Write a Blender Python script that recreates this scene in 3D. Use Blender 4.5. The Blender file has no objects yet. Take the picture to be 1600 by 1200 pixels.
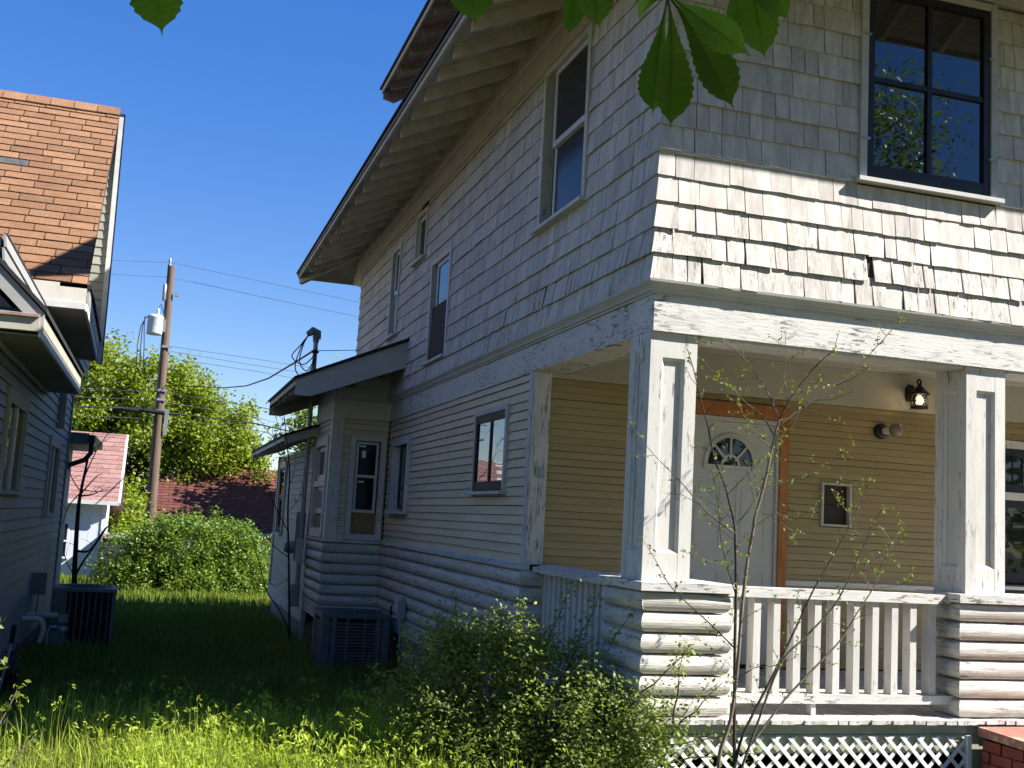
import bpy, bmesh, math, random
import numpy as np
from mathutils import Vector, Matrix

# ---------------------------------------------------------------- camera, light
random.seed(11)
rng = np.random.default_rng(11)
scene = bpy.context.scene
COL = scene.collection
CAM = Vector((-3.026, -6.714, 1.75))
yaw, pitch, roll = math.radians(17.1575), math.radians(7.0785), math.radians(-3.19364)
fw = Vector((math.sin(yaw)*math.cos(pitch), math.cos(yaw)*math.cos(pitch), math.sin(pitch)))
r0 = Vector((math.cos(yaw), -math.sin(yaw), 0)); d0 = fw.cross(r0)
rt = math.cos(roll)*r0 + math.sin(roll)*d0
dn = -math.sin(roll)*r0 + math.cos(roll)*d0
cd = bpy.data.cameras.new('camera'); cam = bpy.data.objects.new('camera', cd); COL.objects.link(cam)
cam.matrix_world = Matrix(((rt.x, -dn.x, -fw.x, CAM.x), (rt.y, -dn.y, -fw.y, CAM.y), (rt.z, -dn.z, -fw.z, CAM.z), (0, 0, 0, 1)))
cd.sensor_width = 36; cd.lens = 1757.9/1600*36; cd.clip_end = 3000; cd.clip_start = 0.05
scene.camera = cam

PSI, ELEV = math.radians(64.2), math.radians(40.4)
sun_dir = Vector((math.cos(ELEV)*math.sin(PSI), -math.cos(ELEV)*math.cos(PSI), math.sin(ELEV)))
world = bpy.data.worlds.new('World'); scene.world = world; world.use_nodes = True
wn = world.node_tree.nodes; wl = world.node_tree.links
bg = wn['Background']; sky = wn.new('ShaderNodeTexSky'); sky.sky_type = 'NISHITA'; sky.sun_disc = False
sky.sun_elevation = ELEV; sky.sun_rotation = math.atan2(sun_dir.x, sun_dir.y)
sky.air_density = 1.0; sky.dust_density = 0.0; sky.ozone_density = 3.0; sky.altitude = 600
hs = wn.new('ShaderNodeHueSaturation'); hs.inputs['Saturation'].default_value = 1.75; hs.inputs['Hue'].default_value = .522
gmn = wn.new('ShaderNodeGamma'); gmn.inputs['Gamma'].default_value = .62
wl.new(sky.outputs[0], gmn.inputs[0]); wl.new(gmn.outputs[0], hs.inputs['Color']); wl.new(hs.outputs[0], bg.inputs[0]); bg.inputs[1].default_value = 0.124
sl = bpy.data.lights.new('sun', 'SUN'); so = bpy.data.objects.new('sun', sl); COL.objects.link(so)
sl.energy = 5.0; sl.angle = math.radians(0.53); sl.color = (1.0, 0.965, 0.91)
so.rotation_euler = sun_dir.to_track_quat('Z', 'Y').to_euler(); so.location = (20, -15, 25)
scene.view_settings.view_transform = 'Standard'; scene.view_settings.look = 'None'
scene.view_settings.exposure = 1.42; scene.view_settings.gamma = 1.0
scene.view_settings.use_curve_mapping = False

# ---------------------------------------------------------------- materials
def mat(name, c1, c2=None, scale=(6, 6, 6), ramp=(.4, .65), rough=.75, var=.10, c3=None, s3=(8, 8, 60), ramp3=(.62, .66),
        bump=0., bscale=(30, 30, 30), bdist=.004, spec=.3, metal=0., trans=0.):
    m = bpy.data.materials.new(name); m.use_nodes = True
    n = m.node_tree.nodes; l = m.node_tree.links
    b = n['Principled BSDF']
    geo = n.new('ShaderNodeNewGeometry')
    att = n.new('ShaderNodeAttribute'); att.attribute_name = 'rnd'
    offs = n.new('ShaderNodeVectorMath'); offs.operation = 'MULTIPLY_ADD'
    comb = n.new('ShaderNodeCombineXYZ')
    for i in range(3): l.new(att.outputs['Fac'], comb.inputs[i])
    l.new(comb.outputs[0], offs.inputs[0]); offs.inputs[1].default_value = (7.3, 5.1, 3.7); l.new(geo.outputs['Position'], offs.inputs[2])
    def noise(sc, det=6, r=.6):
        mp = n.new('ShaderNodeVectorMath'); mp.operation = 'MULTIPLY'; mp.inputs[1].default_value = sc
        l.new(offs.outputs[0], mp.inputs[0])
        t = n.new('ShaderNodeTexNoise'); t.inputs['Scale'].default_value = 1; t.inputs['Detail'].default_value = det
        t.inputs['Roughness'].default_value = r
        l.new(mp.outputs[0], t.inputs['Vector']); return t.outputs['Fac']
    def mix(fac, a, bb):
        x = n.new('ShaderNodeMix'); x.data_type = 'RGBA'
        l.new(fac, x.inputs[0])
        for s, i in ((a, 6), (bb, 7)):
            if isinstance(s, tuple): x.inputs[i].default_value = (*s, 1)
            else: l.new(s, x.inputs[i])
        return x.outputs[2]
    def rmp(f, a, bb):
        r = n.new('ShaderNodeMapRange'); r.inputs[1].default_value = a; r.inputs[2].default_value = bb
        l.new(f, r.inputs[0]); return r.outputs[0]
    out = c1
    if c2 is None: c2 = tuple(x*.85 for x in c1)
    out = mix(rmp(noise(scale), *ramp), c1, c2)
    if c3:
        mk = n.new('ShaderNodeMath'); mk.operation = 'MULTIPLY'
        l.new(rmp(noise(s3, 9, .7), *ramp3), mk.inputs[0]); l.new(rmp(noise((1.7, 1.7, 1.3), 4, .6), .43, .56), mk.inputs[1])
        out = mix(mk.outputs[0], out, c3)
    v = n.new('ShaderNodeMapRange'); v.inputs[3].default_value = 1-var; v.inputs[4].default_value = 1+var
    l.new(att.outputs['Fac'], v.inputs[0])
    vm = n.new('ShaderNodeVectorMath'); vm.operation = 'SCALE'
    l.new(out, vm.inputs[0]); l.new(v.outputs[0], vm.inputs['Scale'])
    l.new(vm.outputs[0], b.inputs['Base Color'])
    b.inputs['Roughness'].default_value = rough; b.inputs['Specular IOR Level'].default_value = spec; b.inputs['Metallic'].default_value = metal
    if bump:
        bp = n.new('ShaderNodeBump'); bp.inputs['Strength'].default_value = bump; bp.inputs['Distance'].default_value = bdist
        l.new(noise(bscale, 8, .7), bp.inputs['Height']); l.new(bp.outputs[0], b.inputs['Normal'])
    if trans:
        tr = n.new('ShaderNodeBsdfTranslucent'); ms = n.new('ShaderNodeMixShader'); ms.inputs[0].default_value = trans
        tc = n.new('ShaderNodeVectorMath'); tc.operation = 'MULTIPLY'; tc.inputs[1].default_value = (1.5, 1.55, .6)
        l.new(vm.outputs[0], tc.inputs[0]); l.new(tc.outputs[0], tr.inputs[0])
        l.new(b.outputs[0], ms.inputs[1]); l.new(tr.outputs[0], ms.inputs[2])
        l.new(ms.outputs[0], n['Material Output'].inputs[0])
    return m

W = (.565, .54, .495)
GW = (.20, .19, .175)
MT = dict(
 shingle=mat('shingle_paint', (.575, .535, .49), (.44, .40, .36), (14, 14, 3), (.38, .62), .8, .11, GW, (70, 70, 5), (.585, .68), .5, (60, 60, 5), .004),
 shingle_worn=mat('worn_shingle_paint', (.57, .535, .485), (.40, .36, .315), (18, 18, 3), (.42, .68), .85, .10, (.16, .15, .135), (60, 60, 6), (.53, .62), .7, (60, 60, 5), .006),
 paint_v=mat('white_paint_vertical', W, (.49, .47, .435), (8, 8, 2), (.45, .7), .55, .05, GW, (45, 45, 6), (.575, .60), .5, (60, 60, 6), .003),
 paint_h=mat('white_paint_horizontal', W, (.48, .46, .425), (2, 2, 9), (.45, .7), .6, .06, GW, (6, 6, 60), (.595, .63), .5, (6, 6, 70), .004),
 paint_peel=mat('peeling_paint', W, (.46, .445, .415), (3, 3, 9), (.45, .7), .65, .06, (.15, .145, .13), (9, 9, 46), (.545, .57), .7, (8, 8, 60), .005),
 paint_peel_v=mat('peeling_paint_upright', W, (.43, .43, .425), (9, 9, 3), (.45, .7), .65, .06, (.17, .17, .165), (50, 50, 7), (.545, .57), .7, (50, 50, 6), .005),
 trim=mat('grey_white_trim', (.47, .465, .44), (.39, .385, .36), (3, 3, 6), (.4, .7), .6, .06, GW, (6, 6, 60), (.655, .68), .3, (6, 6, 60), .003),
 siding=mat('cream_siding', (.58, .49, .35), (.48, .40, .28), (1.5, 1.5, 10), (.4, .7), .6, .07, (.30, .26, .20), (9, 9, 50), (.68, .72), .3, (4, 4, 60), .002),
 siding_porch=mat('yellow_porch_siding', (.37, .28, .14), (.31, .23, .11), (1.5, 1.5, 6), (.4, .7), .5, .05, (.31, .26, .165), (5, 5, 12), (.67, .72), .25, (4, 4, 60), .002),
 siding_wing=mat('pale_green_siding', (.38, .385, .33), (.32, .33, .28), (1.5, 1.5, 10), (.4, .7), .6, .06),
 log=mat('log_paint', (.555, .525, .465), (.40, .365, .31), (3, 3, 34), (.42, .68), .6, .06, (.20, .19, .17), (6, 6, 50), (.555, .60), .9, (4, 4, 60), .008),
 rafter=mat('rafter_paint', (.68, .61, .51), (.50, .44, .355), (5, 5, 5), (.4, .72), .75, .10, (.20, .17, .14), (12, 12, 20), (.64, .70), .3),
 soffit=mat('soffit_boards', (.54, .49, .41), (.42, .375, .305), (5, 2, 5), (.4, .7), .75, .08, (.20, .18, .15), (12, 6, 12), (.66, .72), .3),
 frieze=mat('tan_frieze_board', (.56, .48, .37), (.45, .375, .275), (3, 3, 6), (.4, .7), .7, .06, (.30, .24, .17), (9, 9, 40), (.66, .72), .3),
 oldsoffit=mat('bare_wood_soffit', (.30, .22, .17), (.20, .145, .11), (12, 4, 12), (.4, .7), .85, .12),
 ceil=mat('cream_porch_ceiling', (.43, .40, .325), (.38, .355, .285), (2, 2, 2), (.4, .7), .6, .04, (.34, .31, .25), (8, 8, 8), (.72, .76)),
 core=mat('wall_sheathing', (.06, .05, .045), None, rough=.9),
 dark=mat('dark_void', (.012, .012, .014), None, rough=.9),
 roofedge=mat('black_roof_edge', (.03, .03, .032), None, (30, 30, 30), rough=.9, bump=.5),
 asphalt=mat('grey_asphalt_roof', (.10, .095, .09), (.06, .06, .06), (20, 20, 20), rough=.95),
 deck=mat('worn_deck_paint', (.62, .60, .56), (.40, .37, .32), (20, 4, 20), (.4, .62), .8, .12, (.15, .12, .10), (40, 6, 40), (.56, .62), .6, (40, 5, 40), .005),
 skirt=mat('olive_skirt_board', (.36, .37, .28), (.28, .29, .21), (3, 3, 12), (.4, .7), .7, .08),
 lattice=mat('white_lattice', (.68, .67, .64), (.60, .59, .56), (9, 9, 9), (.45, .75), .55, .05),
 black=mat('black_sash_paint', (.014, .015, .02), (.02, .02, .026), rough=.45),
 brownsash=mat('dark_brown_sash', (.035, .025, .02), (.06, .04, .03), (20, 20, 20), rough=.6),
 vinyl=mat('white_vinyl', (.56, .56, .55), (.52, .52, .51), rough=.4, var=.03),
 tanvinyl=mat('beige_vinyl', (.60, .55, .48), (.54, .5, .43), rough=.5, var=.04),
 osb=mat('osb_panel', (.33, .22, .10), (.20, .12, .05), (45, 45, 30), (.4, .6), .8, .1),
 cedar=mat('orange_cedar_trim', (.40, .155, .045), (.30, .10, .028), (20, 20, 3), (.4, .65), .5, .06),
 door=mat('door_paint', (.47, .46, .42), (.44, .43, .39), rough=.4, var=.02),
 blackmetal=mat('black_metal', (.012, .012, .013), None, rough=.4, metal=.3, spec=.5),
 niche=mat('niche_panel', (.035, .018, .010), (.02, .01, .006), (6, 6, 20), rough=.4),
 concrete=mat('concrete', (.30, .29, .27), (.22, .21, .19), (5, 5, 5), (.4, .7), .9, .06, (.14, .13, .12), (14, 14, 14), (.64, .7), .4),
 brick=mat('red_painted_brick', (.30, .075, .05), (.22, .05, .035), (8, 8, 8), (.4, .7), .75, .14, (.34, .25, .18), (16, 16, 16), (.64, .68), .5, (60, 60, 60), .003),
 cap=mat('worn_red_cap', (.42, .17, .125), (.33, .12, .09), (6, 6, 6), (.4, .7), .8, .1, (.50, .38, .26), (9, 9, 9), (.50, .56), .4),
 mortar=mat('mortar', (.16, .05, .04), None, rough=.9),
 lhside=mat('grey_blue_siding', (.31, .305, .295), (.26, .255, .245), (1.5, 1.5, 8), (.4, .7), .55, .05, bump=.15, bscale=(6, 6, 60)),
 gside=mat('sage_siding', (.33, .32, .26), (.29, .28, .23), (1.5, 1.5, 8), (.4, .7), .6, .05),
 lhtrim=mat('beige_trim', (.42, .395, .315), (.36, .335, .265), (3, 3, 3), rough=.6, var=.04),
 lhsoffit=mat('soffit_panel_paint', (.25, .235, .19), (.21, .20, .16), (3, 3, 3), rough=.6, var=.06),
 rakew=mat('rake_board_white', (.60, .60, .58), None, rough=.5),
 orange=mat('orange_asphalt_shingle', (.245, .128, .066), (.165, .083, .043), (45, 45, 45), (.35, .65), .95, .19, (.33, .195, .11), (70, 70, 70), (.50, .60), .4, (200, 200, 200), .004),
 orange_under=mat('shingle_joint', (.07, .045, .03), None, rough=1),
 pink=mat('faded_pink_shingle', (.30, .165, .145), (.22, .115, .10), (20, 20, 20), (.4, .7), .95, .14),
 redroof=mat('dark_red_shingle', (.13, .043, .034), (.09, .032, .026), (12, 12, 12), (.4, .7), .95, .14),
 shedw=mat('shed_white', (.58, .62, .66), (.50, .54, .58), (2, 2, 2), (.4, .7), .6, .05),
 acmetal=mat('dark_ac_paint', (.10, .115, .125), (.08, .09, .10), rough=.45, var=.05, spec=.4),
 acgrey=mat('grey_ac_paint', (.14, .16, .17), (.115, .135, .145), rough=.5, var=.05),
 coil=mat('coil_dark', (.008, .008, .012), None, rough=.8),
 galv=mat('galvanised_steel', (.36, .38, .38), (.28, .3, .3), (10, 10, 4), rough=.45, metal=.6),
 greybox=mat('grey_box_paint', (.28, .31, .32), (.23, .26, .27), rough=.5),
 whitebox=mat('painted_box', (.55, .56, .52), None, rough=.6),
 pvc=mat('pvc_pipe', (.55, .52, .47), (.4, .38, .34), (8, 8, 8), rough=.5),
 wire=mat('cable_black', (.012, .012, .013), None, rough=.6),
 thinwire=mat('cable_grey', (.06, .065, .07), None, rough=.6),
 pole=mat('pole_wood', (.135, .095, .068), (.09, .062, .045), (14, 14, 1.5), (.4, .7), .9, .05, (.08, .05, .035), (30, 30, 2), (.6, .66), .5, (40, 40, 2), .01),
 can=mat('transformer_grey', (.55, .58, .60), None, rough=.45),
 bark=mat('grey_brown_bark', (.13, .105, .08), (.08, .06, .045), (30, 30, 12), rough=.9, bump=.5),
 darkbark=mat('dark_bark', (.055, .04, .032), (.035, .025, .02), (30, 30, 12), rough=.9, bump=.4),
 tanbark=mat('tan_bark', (.24, .18, .12), (.15, .11, .075), (40, 40, 14), rough=.85, bump=.4),
 leaf_tree=mat('maple_leaf', (.25, .30, .035), (.17, .22, .025), (1.2, 1.2, 1.2), (.4, .65), .55, .30, trans=.40, spec=.3),
 leaf_bush=mat('bush_leaf', (.12, .19, .028), (.17, .25, .035), (2, 2, 2), (.4, .65), .45, .30, trans=.35, spec=.4),
 leaf_shrub=mat('shrub_leaf', (.17, .22, .055), (.22, .265, .065), (5, 5, 5), (.4, .65), .55, .32, trans=.36, spec=.25),
 leaf_bud=mat('young_leaf', (.16, .20, .03), (.12, .16, .03), (9, 9, 9), (.4, .65), .5, .25, trans=.35),
 chest=mat('chestnut_leaf', (.045, .095, .010), (.065, .125, .013), (9, 9, 9), (.4, .7), .5, .38, trans=.58, spec=.22),
 chest_near=mat('chestnut_leaflet', (.085, .15, .016), (.12, .19, .02), (9, 9, 9), (.4, .7), .5, .34, (.11, .10, .03), (22, 22, 22), (.60, .68), trans=.62, spec=.2),
 grass=mat('grass_blade', (.145, .205, .028), (.20, .225, .04), (1.5, 1.5, 1.5), (.4, .65), .6, .35, trans=.38, spec=.2),
 backgrass=mat('back_lawn_grass', (.13, .19, .02), (.17, .21, .03), (1.5, 1.5, 1.5), (.4, .65), .6, .35, trans=.38, spec=.2),
 weed=mat('seedhead_grass', (.31, .40, .05), (.38, .43, .07), (2, 2, 2), (.4, .65), .6, .30, trans=.42, spec=.2),
 dry=mat('dry_stem', (.22, .17, .08), (.16, .11, .05), (3, 3, 3), rough=.8, var=.3, trans=.2),
 ground=mat('lawn_soil', (.07, .075, .025), (.085, .068, .035), (2, 2, 2), rough=1.0, var=0),
 purple=mat('purple_petals', (.10, .02, .12), None, rough=.7),
 paper=mat('white_sticker', (.75, .76, .76), None, rough=.6),
 curtain=mat('grey_blind', (.30, .29, .27), None, rough=.8),
 rustmetal=mat('bin_dark', (.05, .05, .055), None, rough=.6),
)
def glass(name, tint, ior=1.55, rough=.015):
    m = bpy.data.materials.new(name); m.use_nodes = True
    b = m.node_tree.nodes['Principled BSDF']
    b.inputs['Base Color'].default_value = (*tint, 1); b.inputs['Roughness'].default_value = rough
    b.inputs['IOR'].default_value = ior; b.inputs['Specular IOR Level'].default_value = .5
    n = m.node_tree.nodes; l = m.node_tree.links
    g = n.new('ShaderNodeNewGeometry'); t = n.new('ShaderNodeTexNoise'); t.inputs['Scale'].default_value = 2.2; t.inputs['Detail'].default_value = 1
    bp = n.new('ShaderNodeBump'); bp.inputs['Strength'].default_value = .25; bp.inputs['Distance'].default_value = .006
    l.new(g.outputs['Position'], t.inputs['Vector']); l.new(t.outputs['Fac'], bp.inputs['Height']); l.new(bp.outputs[0], b.inputs['Normal'])
    return m
MT['glass'] = glass('window_glass', (.012, .014, .016), 1.5)
MT['glass_old'] = glass('old_window_glass', (.02, .022, .024), 2.1)
MT['globe'] = glass('smoked_globe', (.20, .17, .12), 1.5, .2)
m = bpy.data.materials.new('lit_bulb'); m.use_nodes = True
b = m.node_tree.nodes['Principled BSDF']; b.inputs['Emission Color'].default_value = (1, .72, .36, 1); b.inputs['Emission Strength'].default_value = 1.2
MT['bulb'] = m

# ---------------------------------------------------------------- mesh helpers
class Frame:
    """wall coordinates: u along the wall, z up, d outwards"""
    def __init__(s, o, u, n): s.o = Vector(o); s.u = Vector(u); s.n = Vector(n)
    def __call__(s, u, z, d): 
        p = s.o + s.u*u + s.n*d
        return (p.x, p.y, p.z + z)
OFF = {}
class MB:
    def __init__(s): s.v = []; s.f = []; s.r = []; s.sm = []
    def add(s, vs, fs, r=None, smooth=False):
        k = len(s.v); s.v += [tuple(p) for p in vs]; r = random.random() if r is None else r
        for f in fs: s.f.append(tuple(i+k for i in f)); s.r.append(r); s.sm.append(smooth)
        return s
    def hexa(s, p, r=None): return s.add(p, ((0, 3, 2, 1), (4, 5, 6, 7), (0, 1, 5, 4), (1, 2, 6, 5), (2, 3, 7, 6), (3, 0, 4, 7)), r)
    def box(s, x0, x1, y0, y1, z0, z1, r=None):
        return s.hexa([(x0, y0, z0), (x1, y0, z0), (x1, y1, z0), (x0, y1, z0), (x0, y0, z1), (x1, y0, z1), (x1, y1, z1), (x0, y1, z1)], r)
    def fbox(s, F, u0, u1, z0, z1, d0, d1, r=None):
        return s.hexa([F(u0, z0, d0), F(u1, z0, d0), F(u1, z0, d1), F(u0, z0, d1), F(u0, z1, d0), F(u1, z1, d0), F(u1, z1, d1), F(u0, z1, d1)], r)
    def wedge(s, F, u0, u1, z0, z1, db, dt, th, r=None, m0=0, m1=0):
        """board leaning on the wall: face at depth db at its butt and dt at its top"""
        return s.hexa([F(u0, z0, db-th), F(u1, z0, db-th), F(u1+m1*db, z0, db), F(u0-m0*db, z0, db), F(u0, z1, dt-th), F(u1, z1, dt-th), F(u1+m1*dt, z1, dt), F(u0-m0*dt, z1, dt)], r)
    def prof(s, F, u0, u1, pts, m0=0, m1=0, r=None, smooth=False):
        """profile of (z, d) points extruded along u, mitred at its ends"""
        n = len(pts)
        vs = [F(u0-m0*d, z, d) for z, d in pts] + [F(u1+m1*d, z, d) for z, d in pts]
        k = len(s.v); s.add(vs, [(i, (i+1) % n, n+(i+1) % n, n+i) for i in range(n)], r, smooth)
        r = s.r[-1]
        return s.add(vs, [tuple(range(n)), tuple(range(2*n-1, n-1, -1))], r)
    def extr(s, pts, vec, r=None):
        n = len(pts); vec = Vector(vec); vs = [Vector(p) for p in pts] + [Vector(p)+vec for p in pts]
        return s.add(vs, [(i, (i+1) % n, n+(i+1) % n, n+i) for i in range(n)] + [tuple(range(n-1, -1, -1)), tuple(range(n, 2*n))], r)
    def tube(s, pts, rad, n=6, r=None, caps=True):
        pts = [Vector(p) for p in pts]; m = len(pts)
        if not hasattr(rad, '__len__'): rad = [rad]*m
        vs = []; prev = None
        for i, p in enumerate(pts):
            t = (pts[min(i+1, m-1)] - pts[max(i-1, 0)])
            t = t.normalized() if t.length > 1e-9 else Vector((0, 0, 1))
            if prev is None: a = t.orthogonal().normalized()
            else:
                a = prev - t*prev.dot(t); a = a.normalized() if a.length > 1e-6 else t.orthogonal().normalized()
            prev = a; bb = t.cross(a)
            for k in range(n):
                w = 2*math.pi*k/n; vs.append(p + (a*math.cos(w) + bb*math.sin(w))*rad[i])
        fs = [(i*n+k, i*n+(k+1) % n, (i+1)*n+(k+1) % n, (i+1)*n+k) for i in range(m-1) for k in range(n)]
        r = random.random() if r is None else r
        s.add(vs, fs, r, True)
        if caps: s.add(vs[:n], [tuple(range(n-1, -1, -1))], r); s.add(vs[-n:], [tuple(range(n))], r)
        return s
    def lathe(s, c, prof, n=16, axis=(0, 0, 1), r=None):
        c = Vector(c); ax = Vector(axis).normalized(); a = ax.orthogonal().normalized(); bb = ax.cross(a); m = len(prof)
        vs = [c + ax*h + (a*math.cos(2*math.pi*k/n) + bb*math.sin(2*math.pi*k/n))*max(q, 1e-4) for q, h in prof for k in range(n)]
        fs = [(i*n+k, i*n+(k+1) % n, (i+1)*n+(k+1) % n, (i+1)*n+k) for i in range(m-1) for k in range(n)]
        r = random.random() if r is None else r
        s.add(vs, fs, r, True); s.add(vs[:n], [tuple(range(n-1, -1, -1))], r); s.add(vs[-n:], [tuple(range(n))], r)
        return s
    def build(s, name, material, parent=None, kind=None, label=None, recalc=True):
        me = bpy.data.meshes.new(name); off = OFF.get(parent.name, Vector((0, 0, 0))) if parent else Vector((0, 0, 0))
        me.from_pydata([(x-off.x, y-off.y, z-off.z) for x, y, z in s.v], [], s.f)
        if recalc and len(s.f) < 20000:
            bm = bmesh.new(); bm.from_mesh(me); bmesh.ops.recalc_face_normals(bm, faces=bm.faces); bm.to_mesh(me); bm.free()
        at = me.attributes.new('rnd', 'FLOAT', 'FACE'); at.data.foreach_set('value', s.r)
        me.polygons.foreach_set('use_smooth', s.sm)
        me.materials.append(material)
        o = bpy.data.objects.new(name, me); COL.objects.link(o)
        if parent: o.parent = parent; OFF[o.name] = off
        if kind: o['kind'] = kind
        if label: o['label'] = label
        return o
def thing(name, label, cat, loc, group=None):
    o = bpy.data.objects.new(name, None); COL.objects.link(o); o.location = loc; OFF[o.name] = Vector(loc)
    o.empty_display_size = .2; o['label'] = label; o['category'] = cat
    if group: o['group'] = group
    return o
def tag(o, label, cat, group=None):
    o['label'] = label; o['category'] = cat
    if group: o['group'] = group
    return o
def cut(pieces, rects):
    """subtract window rectangles (u0,u1,z0,z1) from pieces (u0,u1,z0,z1,ztop)"""
    for a, bb, c, d in rects:
        out = []
        for (u0, u1, z0, z1, zt) in pieces:
            if u1 <= a or u0 >= bb or zt <= c or z0 >= d: out.append((u0, u1, z0, z1, zt)); continue
            if u0 < a: out.append((u0, a, z0, z1, zt))
            if u1 > bb: out.append((bb, u1, z0, z1, zt))
            m0, m1 = max(u0, a), min(u1, bb)
            if z0 < c: out.append((m0, m1, z0, min(z1, c), c))
            if z1 > d: out.append((m0, m1, d, z1, zt))
        pieces = [p for p in out if p[1]-p[0] > .012 and p[3]-p[2] > .006]
    return pieces
def clapboards(F, parent, u0, u1, z0, z1, pitch, material, rects=(), name='clapboard', thick=.016, m0=0, m1=0, topfn=None, split=0, gap=.005):
    k = 0; z = z0
    while z < z1 - .004:
        zt = min(z+pitch, z1); a, c = u0, u1
        if topfn:
            rr = topfn(z + pitch*.5)
            if rr is None: break
            a, c = rr
        segs = [(a, c)]
        if split and c-a > split:
            j = a + (c-a)*random.uniform(.25, .75); segs = [(a, j-.002), (j+.002, c)]
        for (sa, sc) in segs:
            for p in cut([(sa, sc, z, zt, zt-gap)], rects):
                mb = MB(); wob = random.uniform(-.0025, .0018)
                e0 = m0 if abs(p[0]-u0) < 1e-6 else 0; e1 = m1 if abs(p[1]-u1) < 1e-6 else 0
                mb.wedge(F, p[0], p[1], p[2]+wob, p[4], .0, -thick*.75, thick, m0=0, m1=0)
                mb.build(name, material, parent)
        z += pitch; k += 1
def bar(mb, F, a, bb, w, d0, d1):
    """a straight bar of width w in the wall plane from a to bb (u, z)"""
    a = Vector(a); bb = Vector(bb); t = (bb-a).normalized(); q = Vector((-t.y, t.x))*w/2
    c = [a-q, bb-q, bb+q, a+q]
    mb.hexa([F(p.x, p.y, d0) for p in c] + [F(p.x, p.y, d1) for p in c])
def casing(F, parent, u0, u1, z0, z1, w, d, material, name='window', sill=True, sill_mat=None, d0=-.08, sw=.045, head=None):
    mb = MB(); h = head or w
    mb.fbox(F, u0, u0+w, z0, z1, d0, d); mb.fbox(F, u1-w, u1, z0, z1, d0, d); mb.fbox(F, u0+w, u1-w, z1-h, z1, d0, d-.003)
    if not sill: mb.fbox(F, u0+w, u1-w, z0, z0+w, d0, d-.003)
    o = mb.build(name, material, parent)
    if sill:
        m2 = MB(); m2.prof(F, u0-.03, u1+.03, [(z0-.035, d0), (z0-.035, d+sw), (z0-.005, d+sw), (z0+.012, d0)]); m2.build('sill', sill_mat or material, o)
    return o
def sash(F, parent, u0, u1, z0, z1, w, d0, d1, material, gm, name='sash', muntins=(), mw=.02, gd=None, recess=.012):
    mb = MB()
    mb.fbox(F, u0, u0+w, z0, z1, d0, d1); mb.fbox(F, u1-w, u1, z0, z1, d0, d1)
    mb.fbox(F, u0+w, u1-w, z1-w, z1, d0, d1-.001); mb.fbox(F, u0+w, u1-w, z0, z0+w*1.15, d0, d1-.001)
    for (a, bb) in muntins: bar(mb, F, a, bb, mw, d0, d1-.003)
    mb.build(name, material, parent)
    g = MB(); gd = d1-recess if gd is None else gd
    g.fbox(F, u0+w-.003, u1-w+.003, z0+w-.003, z1-w+.003, gd-.004, gd, .5); g.build('pane', gm, parent)
def smooth_line(pts, sub=4):
    P = [Vector(p) for p in pts]; out = []
    for i in range(len(P)-1):
        a = P[max(i-1, 0)]; b_ = P[i]; c = P[i+1]; d = P[min(i+2, len(P)-1)]
        for k in range(sub):
            t = k/sub; out.append(.5*((2*b_) + (c-a)*t + (2*a-5*b_+4*c-d)*t*t + (3*b_-a-3*c+d)*t**3))
    out.append(P[-1]); return out
def leaves(name, C, size, material, parent=None, kind=None, up=.5, aspect=.55, lean=None, smooth=False, fold=.18):
    """a mesh of diamond shaped folded leaves at the points C (n,3)"""
    n = len(C); size = np.broadcast_to(size, (n,))
    nv = rng.normal(size=(n, 3)); nv[:, 2] = np.abs(nv[:, 2]) + up; nv /= np.linalg.norm(nv, axis=1)[:, None]
    t = rng.normal(size=(n, 3))
    if lean is not None: t = t*.5 + lean
    t -= nv*(t*nv).sum(1)[:, None]; t /= np.linalg.norm(t, axis=1)[:, None]
    s = np.cross(nv, t); L = size[:, None]; wd = L*aspect*.5
    base = C - t*L*.5; tip = C + t*L*.5; mid = C - t*L*.05
    lf = mid + s*wd + nv*L*fold*.5; rg = mid - s*wd + nv*L*fold*.5
    V = np.stack([base, rg, tip, lf], 1).reshape(-1, 3)
    off = OFF.get(parent.name, Vector((0, 0, 0))) if parent else Vector((0, 0, 0))
    V = V - np.array(off)
    me = bpy.data.meshes.new(name); me.vertices.add(4*n); me.vertices.foreach_set('co', V.ravel().astype(np.float32))
    idx = (np.arange(n)[:, None]*4 + np.array([[0, 1, 2, 0, 2, 3]])).ravel().astype(np.int32)
    me.loops.add(6*n); me.loops.foreach_set('vertex_index', idx)
    me.polygons.add(2*n); me.polygons.foreach_set('loop_start', np.arange(0, 6*n, 3, dtype=np.int32)); me.polygons.foreach_set('loop_total', np.full(2*n, 3, np.int32))
    me.update(calc_edges=True); me.validate()
    at = me.attributes.new('rnd', 'FLOAT', 'FACE'); at.data.foreach_set('value', np.repeat(rng.random(n), 2).astype(np.float32))
    me.materials.append(material)
    o = bpy.data.objects.new(name, me); COL.objects.link(o)
    if parent: o.parent = parent
    if kind: o['kind'] = kind
    return o
def ground_z(x, y):
    t = np.clip((np.asarray(y, float)-.0)/6, 0, 1); return -.2*t*t*(3-2*t)
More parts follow.
